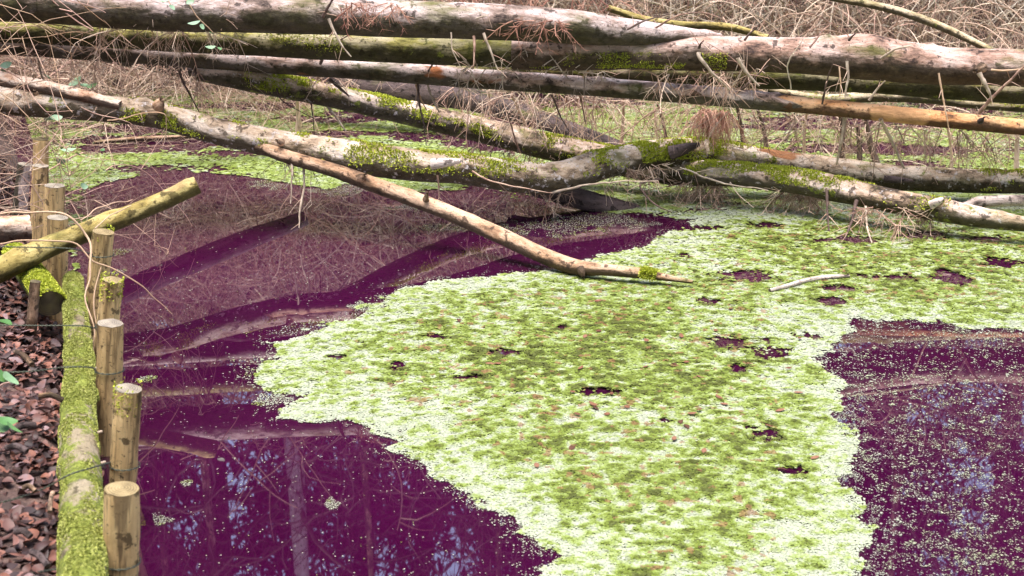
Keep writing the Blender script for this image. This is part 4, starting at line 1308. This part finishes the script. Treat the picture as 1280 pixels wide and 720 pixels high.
tree('birch_tree', 'pale barked birch whose trunk is mirrored in the purple water', -2.75, 16.0, 13, 0.15)
spr = [(-7.5, 17.5), (-5.6, 19.5), (-4.1, 17.8), (-1.2, 18.5), (0.4, 17.0), (1.9, 19.0), (3.4, 17.6), (5.2, 18.4), (7.0, 17.2), (9.0, 19.5), (-9.4, 20.0), (-2.4, 22.5), (3.0, 23.0), (6.4, 22.5), (-6.6, 24.0), (-3.3, 20.6), (-0.4, 21.2), (1.2, 21.6), (4.4, 20.4), (8.0, 21.5), (-8.2, 22.4), (10.6, 17.4), (-11, 18), (0.5, 25), (5, 25.5)]
for i, (x, y) in enumerate(spr):
    tree('spruce_tree', 'dark spruce standing in the wood behind the far bank', x, y, random.uniform(10.5, 15), random.uniform(0.12, 0.2))
for i, (x, y) in enumerate([(-5.0, 15.2), (-0.3, 15.4), (4.4, 15.3), (8.2, 15.8), (-3.6, 15.0), (-1.9, 15.6), (-4.4, 16.2), (0.9, 15.9), (2.8, 15.2), (6.2, 16.0)]):
    tree('bare_tree', 'leafless broadleaf tree standing at the edge of the far wood', x, y, random.uniform(8, 11), random.uniform(0.08, 0.13))

# unseen spruces added round the near sides, widened to block low sky light
src = [o for o in bpy.data.objects if o.name.startswith('spruce_tree')][:6]
for i in range(36):
    a_ = math.radians(72 + i * 216 / 35)
    rd = random.uniform(12, 17)
    x, y = 1.0 + rd * math.sin(a_), 5.0 + rd * math.cos(a_)
    o0 = src[i % 6]
    o = o0.copy()
    COL.objects.link(o)
    o.location = (x, y, gh(x, y) - 0.1)
    o.rotation_euler = (0, 0, random.uniform(0, 6.28))
    o.scale = (1.7, 1.7, 1.1)
    o['label'] = 'dark unseen spruce added round the near side of the pond to block sky light'
    o['group'] = 'added spruces blocking sky light on the near side'
    for ch in o0.children:
        c_ = ch.copy()
        COL.objects.link(c_)
        c_.parent = o

# ------------------------------------------------------------------ duckweed
def poly_world(px):
    return np.array([PZ(x, y)[:2] for x, y in px])


def inside(p, poly):
    x, y = p[:, 0], p[:, 1]
    c = np.zeros(len(p), bool)
    j = len(poly) - 1
    for i in range(len(poly)):
        xi, yi = poly[i]
        xj, yj = poly[j]
        with np.errstate(divide='ignore', invalid='ignore'):
            c ^= ((yi > y) != (yj > y)) & (x < (xj - xi) * (y - yi) / (yj - yi + 1e-12) + xi)
        j = i
    return c


def dist(p, poly):
    d = np.full(len(p), 1e9)
    for i in range(len(poly)):
        a, b_ = poly[i], poly[(i + 1) % len(poly)]
        ab = b_ - a
        t = np.clip(((p - a) @ ab) / (ab @ ab + 1e-12), 0, 1)
        d = np.minimum(d, np.linalg.norm(p - a - t[:, None] * ab, axis=1))
    return d


MAIN = poly_world([(868, 274), (950, 266), (1050, 262), (1280, 258), (1500, 258), (1500, 420), (1280, 415), (1200, 411), (1130, 400), (1062, 404), (1030, 445), (1060, 490), (1045, 530), (1082, 580), (1060, 605), (1085, 650), (1075, 690), (1040, 800), (620, 800), (690, 690), (640, 660), (590, 625), (545, 592), (510, 570), (490, 547), (450, 532), (400, 526), (352, 521), (374, 497), (303, 475), (318, 455), (350, 430), (385, 408), (440, 400), (470, 385), (490, 365), (550, 351), (620, 343), (660, 339), (700, 335), (760, 320), (810, 302), (850, 287)])
OPEN = poly_world([(120, 232), (190, 214), (260, 214), (330, 224), (420, 240), (440, 230), (520, 240), (600, 236), (640, 245), (740, 262), (800, 272), (868, 274), (850, 287), (810, 302), (760, 320), (700, 335), (660, 339), (550, 351), (490, 365), (440, 400), (350, 430), (303, 475), (374, 497), (352, 521), (450, 532), (510, 570), (590, 625), (690, 690), (620, 800), (100, 800), (60, 600), (60, 400)])
RIGHT = poly_world([(1500, 420), (1280, 415), (1200, 411), (1130, 400), (1062, 404), (1030, 445), (1060, 490), (1045, 530), (1082, 580), (1060, 605), (1085, 650), (1075, 690), (1040, 800), (1600, 800)])


def ell(px):
    out = []
    for (x, y, rx, ry) in px:
        c = PZ(x, y)
        out.append((c[0], c[1], rx * c[1] / CT / F, abs(PZ(x, y - ry)[1] - PZ(x, y + ry)[1]) / 2))
    return out


ISL = ell([(690, 284, 62, 10), (760, 277, 60, 8), (640, 290, 40, 5), (560, 286, 28, 4), (430, 238, 40, 7), (192, 651, 26, 6), (234, 606, 8, 6), (415, 632, 9, 7), (180, 475, 14, 4), (455, 384, 18, 4), (340, 499, 22, 6), (150, 340, 16, 5), (520, 260, 30, 3), (150, 316, 12, 4), (330, 232, 30, 5)])
HOLES = ell([(966, 441, 26, 11), (935, 345, 46, 6), (912, 428, 24, 7), (956, 426, 10, 8), (1180, 348, 28, 7), (1100, 347, 38, 4), (1250, 330, 28, 6), (545, 422, 17, 4), (635, 441, 15, 4), (500, 456, 12, 5), (880, 377, 18, 4), (924, 462, 10, 6), (1045, 378, 18, 5), (958, 540, 20, 10), (745, 491, 20, 4), (575, 473, 22, 3), (420, 447, 12, 3), (450, 430, 8, 3), (855, 320, 12, 3), (1150, 295, 30, 5), (1010, 420, 18, 4), (990, 590, 16, 4), (830, 527, 10, 6), (700, 410, 10, 3), (1230, 300, 26, 4), (860, 285, 60, 3), (960, 282, 20, 3), (1190, 132, 70, 12), (1150, 190, 50, 5), (700, 252, 60, 7), (210, 212, 70, 6), (1060, 300, 40, 4), (690, 175, 40, 4), (1050, 362, 30, 3)])


def ellmask(p, E, wob):
    m_ = np.zeros(len(p))
    for (cx, cy, rx, ry) in E:
        d = np.sqrt(((p[:, 0] - cx) / rx) ** 2 + ((p[:, 1] - cy) / ry) ** 2)
        m_ = np.maximum(m_, 1.5 - d + wob)
    return m_


def grid(y0, y1, st):
    ys = np.arange(y0, y1, st)
    xs = np.arange(-0.44 * y1, 0.50 * y1, st)
    X, Y = np.meshgrid(xs, ys)
    p = np.stack([X.ravel(), Y.ravel()], -1) + rng.uniform(-0.5, 0.5, (X.size, 2)) * st
    k = (p[:, 0] > -0.40 * p[:, 1]) & (p[:, 0] < 0.46 * p[:, 1]) & (p[:, 0] > edge_x(p[:, 1]) - 0.02)
    return p[k], np.full(k.sum(), st)


pp, sz = [], []
for y0, y1, st in ((2.9, 4.6, 0.0049), (4.6, 6.2, 0.0064), (6.2, 8.2, 0.010), (8.2, 11.8, 0.015)):
    a, b_ = grid(y0, y1, st)
    pp.append(a)
    sz.append(b_)
p = np.concatenate(pp)
sz = np.concatenate(sz)
p3 = np.stack([p[:, 0], p[:, 1], p[:, 0] * 0], -1)
nA = fbm(p3 * 9, 4, 41) - 0.5
nB = fbm(p3 * 38, 3, 42) - 0.5
nC = fbm(p3 * np.array([2.2, 2.2, 1]), 4, 43) - 0.5
warp = np.stack([fbm(p3 * 9, 4, 44) - 0.5, fbm(p3 * 9, 4, 45) - 0.5], -1) * np.array([0.20, 0.16])
pw = p + warp
inM, inO, inR = inside(pw, MAIN), inside(pw, OPEN), inside(pw, RIGHT)
dM = dist(pw, MAIN)
far = ~(inM | inO | inR)
isl = ellmask(p, ISL, nA * 2.2 + nB * 1.2)
hol = ellmask(p, HOLES, nA * 2.0 + nB * 1.5)
u = rng.random(len(p))
dens = np.zeros(len(p))
dens[inM] = np.clip(0.55 + dM[inM] * 12 + nB[inM] * 1.6, 0, 1)
clump = np.clip((nB * 1.2 + nA * 0.4 + nC * 0.3) * 3.4 + 0.10, 0, 1)
dens[inR] = np.clip(clump[inR] * 0.55 + 0.06, 0, 1)
dens[inR] += np.clip(1 - dM[inR] / 0.10, 0, 1) * 0.35 * (nB[inR] > -0.05)
dens[inO] = 0.010 + np.clip(nC[inO], 0, 1) * 0.03 + np.clip(1 - dM[inO] / 0.09, 0, 1) * 0.35 * (nB[inO] + nA[inO] > 0.0)
sf = fbm(p3 * np.array([1.6, 4.0, 1]), 4, 47) - 0.5
dens[far] = np.clip(0.98 + sf[far] * 7.0 + nA[far] * 1.0, 0.02, 1)
dens = np.where((isl > 0.5) & inO, np.clip(0.95 + nB, 0, 1), dens)
dens = np.where((hol > 0.5) & (inM | far), dens * np.clip(0.30 - (hol - 0.5) * 0.9, 0.03, 1), dens)
keep = u < dens
p, sz, p3, nA, nB, nC, dM, isl = p[keep], sz[keep], p3[keep], nA[keep], nB[keep], nC[keep], dM[keep], isl[keep]
inM, inO, inR, far, hol = inM[keep], inO[keep], inR[keep], far[keep], hol[keep]
k = len(p)
# colour: bleached cream fronds, fresh green ones, olive and dark ones between
nD = fbm(p3 * 17, 3, 48) - 0.5
nE = fbm(p3 * np.array([27, 36, 1]), 4, 49) - 0.5
cream = np.array([0.355, 0.385, 0.27])
lime = np.array([0.255, 0.315, 0.095])
green = np.array([0.155, 0.205, 0.024])
olive = np.array([0.075, 0.088, 0.014])
edge = np.exp(-dM / 0.27)
t = 0.48 + nA * 0.8 + nE * 1.6 + nB * 1.3 - edge * 0.58 + nC * 0.7 + rng.normal(0, 0.10, k)
t = t + np.where(inM, np.clip(hol + 0.1, 0, 0.6) * 0.7, 0)
t = np.where(inO, t - 0.45, t)
t = np.where(inR, t * 0.5, t)
t = np.where(far, t * 0.6 + 0.17, t)
t = np.clip(t, 0, 1)[:, None]
c = np.where(t < 0.35, cream + (lime - cream) * (t / 0.35), np.where(t < 0.7, lime + (green - lime) * ((t - 0.35) / 0.35), green + (olive - green) * ((t - 0.7) / 0.3)))
rust = ((fbm(p3 * 34, 2, 52) > 0.74) & inM & (dM > 0.25))[:, None]
c = np.where(rust, c * 0.35 + np.array([0.22, 0.10, 0.05]) * 0.65, c)
c = np.where(inR[:, None], c * 0.4 + np.array([0.25, 0.255, 0.21]) * 0.6, c)
c = c * rng.uniform(0.88, 1.10, (k, 1))
# fronds
hgt = 0.003 + np.where(inM, np.clip(0.35 + nA + nE, 0, 1) * 0.010 * np.clip(dM / 0.15, 0, 1), 0) + rng.uniform(0, 0.002, k)
s_ = sz * np.where(inM, rng.uniform(0.8, 1.1, k), rng.uniform(0.62, 0.98, k))
s_ = np.where(inO, np.clip(sz, 0, 0.007) * rng.uniform(0.25, 0.6, k), s_)
s_ = np.where(inR, np.clip(sz, 0, 0.006) * np.clip(rng.lognormal(-0.95, 0.4, k), 0.2, 1.2), s_)
s_ = np.where(far, s_ * 1.15, s_)
an = rng.uniform(0, 6.28, k)
tx, ty = rng.normal(0, 0.09, k), rng.normal(0, 0.09, k)
tx, ty = np.where(inO, 0, tx), np.where(inO, 0, ty)
V = []
for q_ in range(4):
    a_ = an + q_ * math.pi / 2 + rng.uniform(-0.25, 0.25, k)
    r_ = s_ * rng.uniform(0.8, 1.15, k)
    dx, dy = np.cos(a_) * r_, np.sin(a_) * r_
    V.append(np.stack([p[:, 0] + dx, p[:, 1] + dy, np.maximum(hgt + dx * tx + dy * ty, 0.0012)], -1))
V = np.stack(V, 1).reshape(-1, 3)
mb = MB()
lo = np.where(inM & (dM > 0.02) & (hol < 0.45) & (rng.random(k) < (0.010 / sz) ** -1 * 0.16))[0]
for i_ in (0,):
    rl = rng.uniform(0.011, 0.016, len(lo))
    al = rng.uniform(0, 6.28, len(lo))
    VL = np.stack([np.stack([p[lo, 0] + np.cos(al + q_ * 1.571) * rl, p[lo, 1] + np.sin(al + q_ * 1.571) * rl, 0.0014 + rng.uniform(0, 0.0006, len(lo))], -1) for q_ in range(4)], 1).reshape(-1, 3)
    mb.add(VL, np.arange(len(lo) * 4).reshape(-1, 4), col=np.repeat(np.clip(c[lo] * 0.8, 0, 1), 4, axis=0))
mb.add(V, np.arange(k * 4).reshape(-1, 4), col=np.repeat(np.clip(c, 0, 1), 4, axis=0))
dw = mb.build('duckweed', M['duckweed'], smooth=False)
tag(dw, 'pale green duckweed mat floating on the purple pond', 'duckweed', kind='stuff')
print('duckweed fronds', k)

# rust leaves caught in the mat
lm = []
for j in range(5):
    v, q = leaf_verts(random.uniform(0.022, 0.038), random.uniform(0.014, 0.024), random.uniform(-0.1, 0.2), random.uniform(-0.1, 0.15))
    mb = MB()
    mb.add(v, q, tone=np.clip(0.2 + 0.15 * j + rng.normal(0, 0.06, len(v)), 0, 1))
    o = mb.build('fallen_leaf', M['leaf_rust'], None)
    lm.append(o.data)
    bpy.data.objects.remove(o)
cnt = 0
while cnt < 46:
    x, y = random.gauss(840, 150), random.gauss(460, 75)
    w = PZ(x, y)
    if not (440 < x < 1260 and 360 < y < 700) or not inside(w[None, :2], MAIN)[0] or dist(w[None, :2], MAIN)[0] < 0.12:
        continue
    o = bpy.data.objects.new('fallen_leaf', lm[random.randrange(5)])
    COL.objects.link(o)
    o.location = (w[0], w[1], random.uniform(0.009, 0.014))
    o.rotation_euler = (random.gauss(0, 0.12), random.gauss(0, 0.12), random.uniform(0, 6.28))
    tag(o, 'small rust coloured leaf caught in the duckweed mat', 'leaf', 'rust leaves on the duckweed')
    cnt += 1
for o in bpy.data.objects:
    if '_o' in o:
        del o['_o']
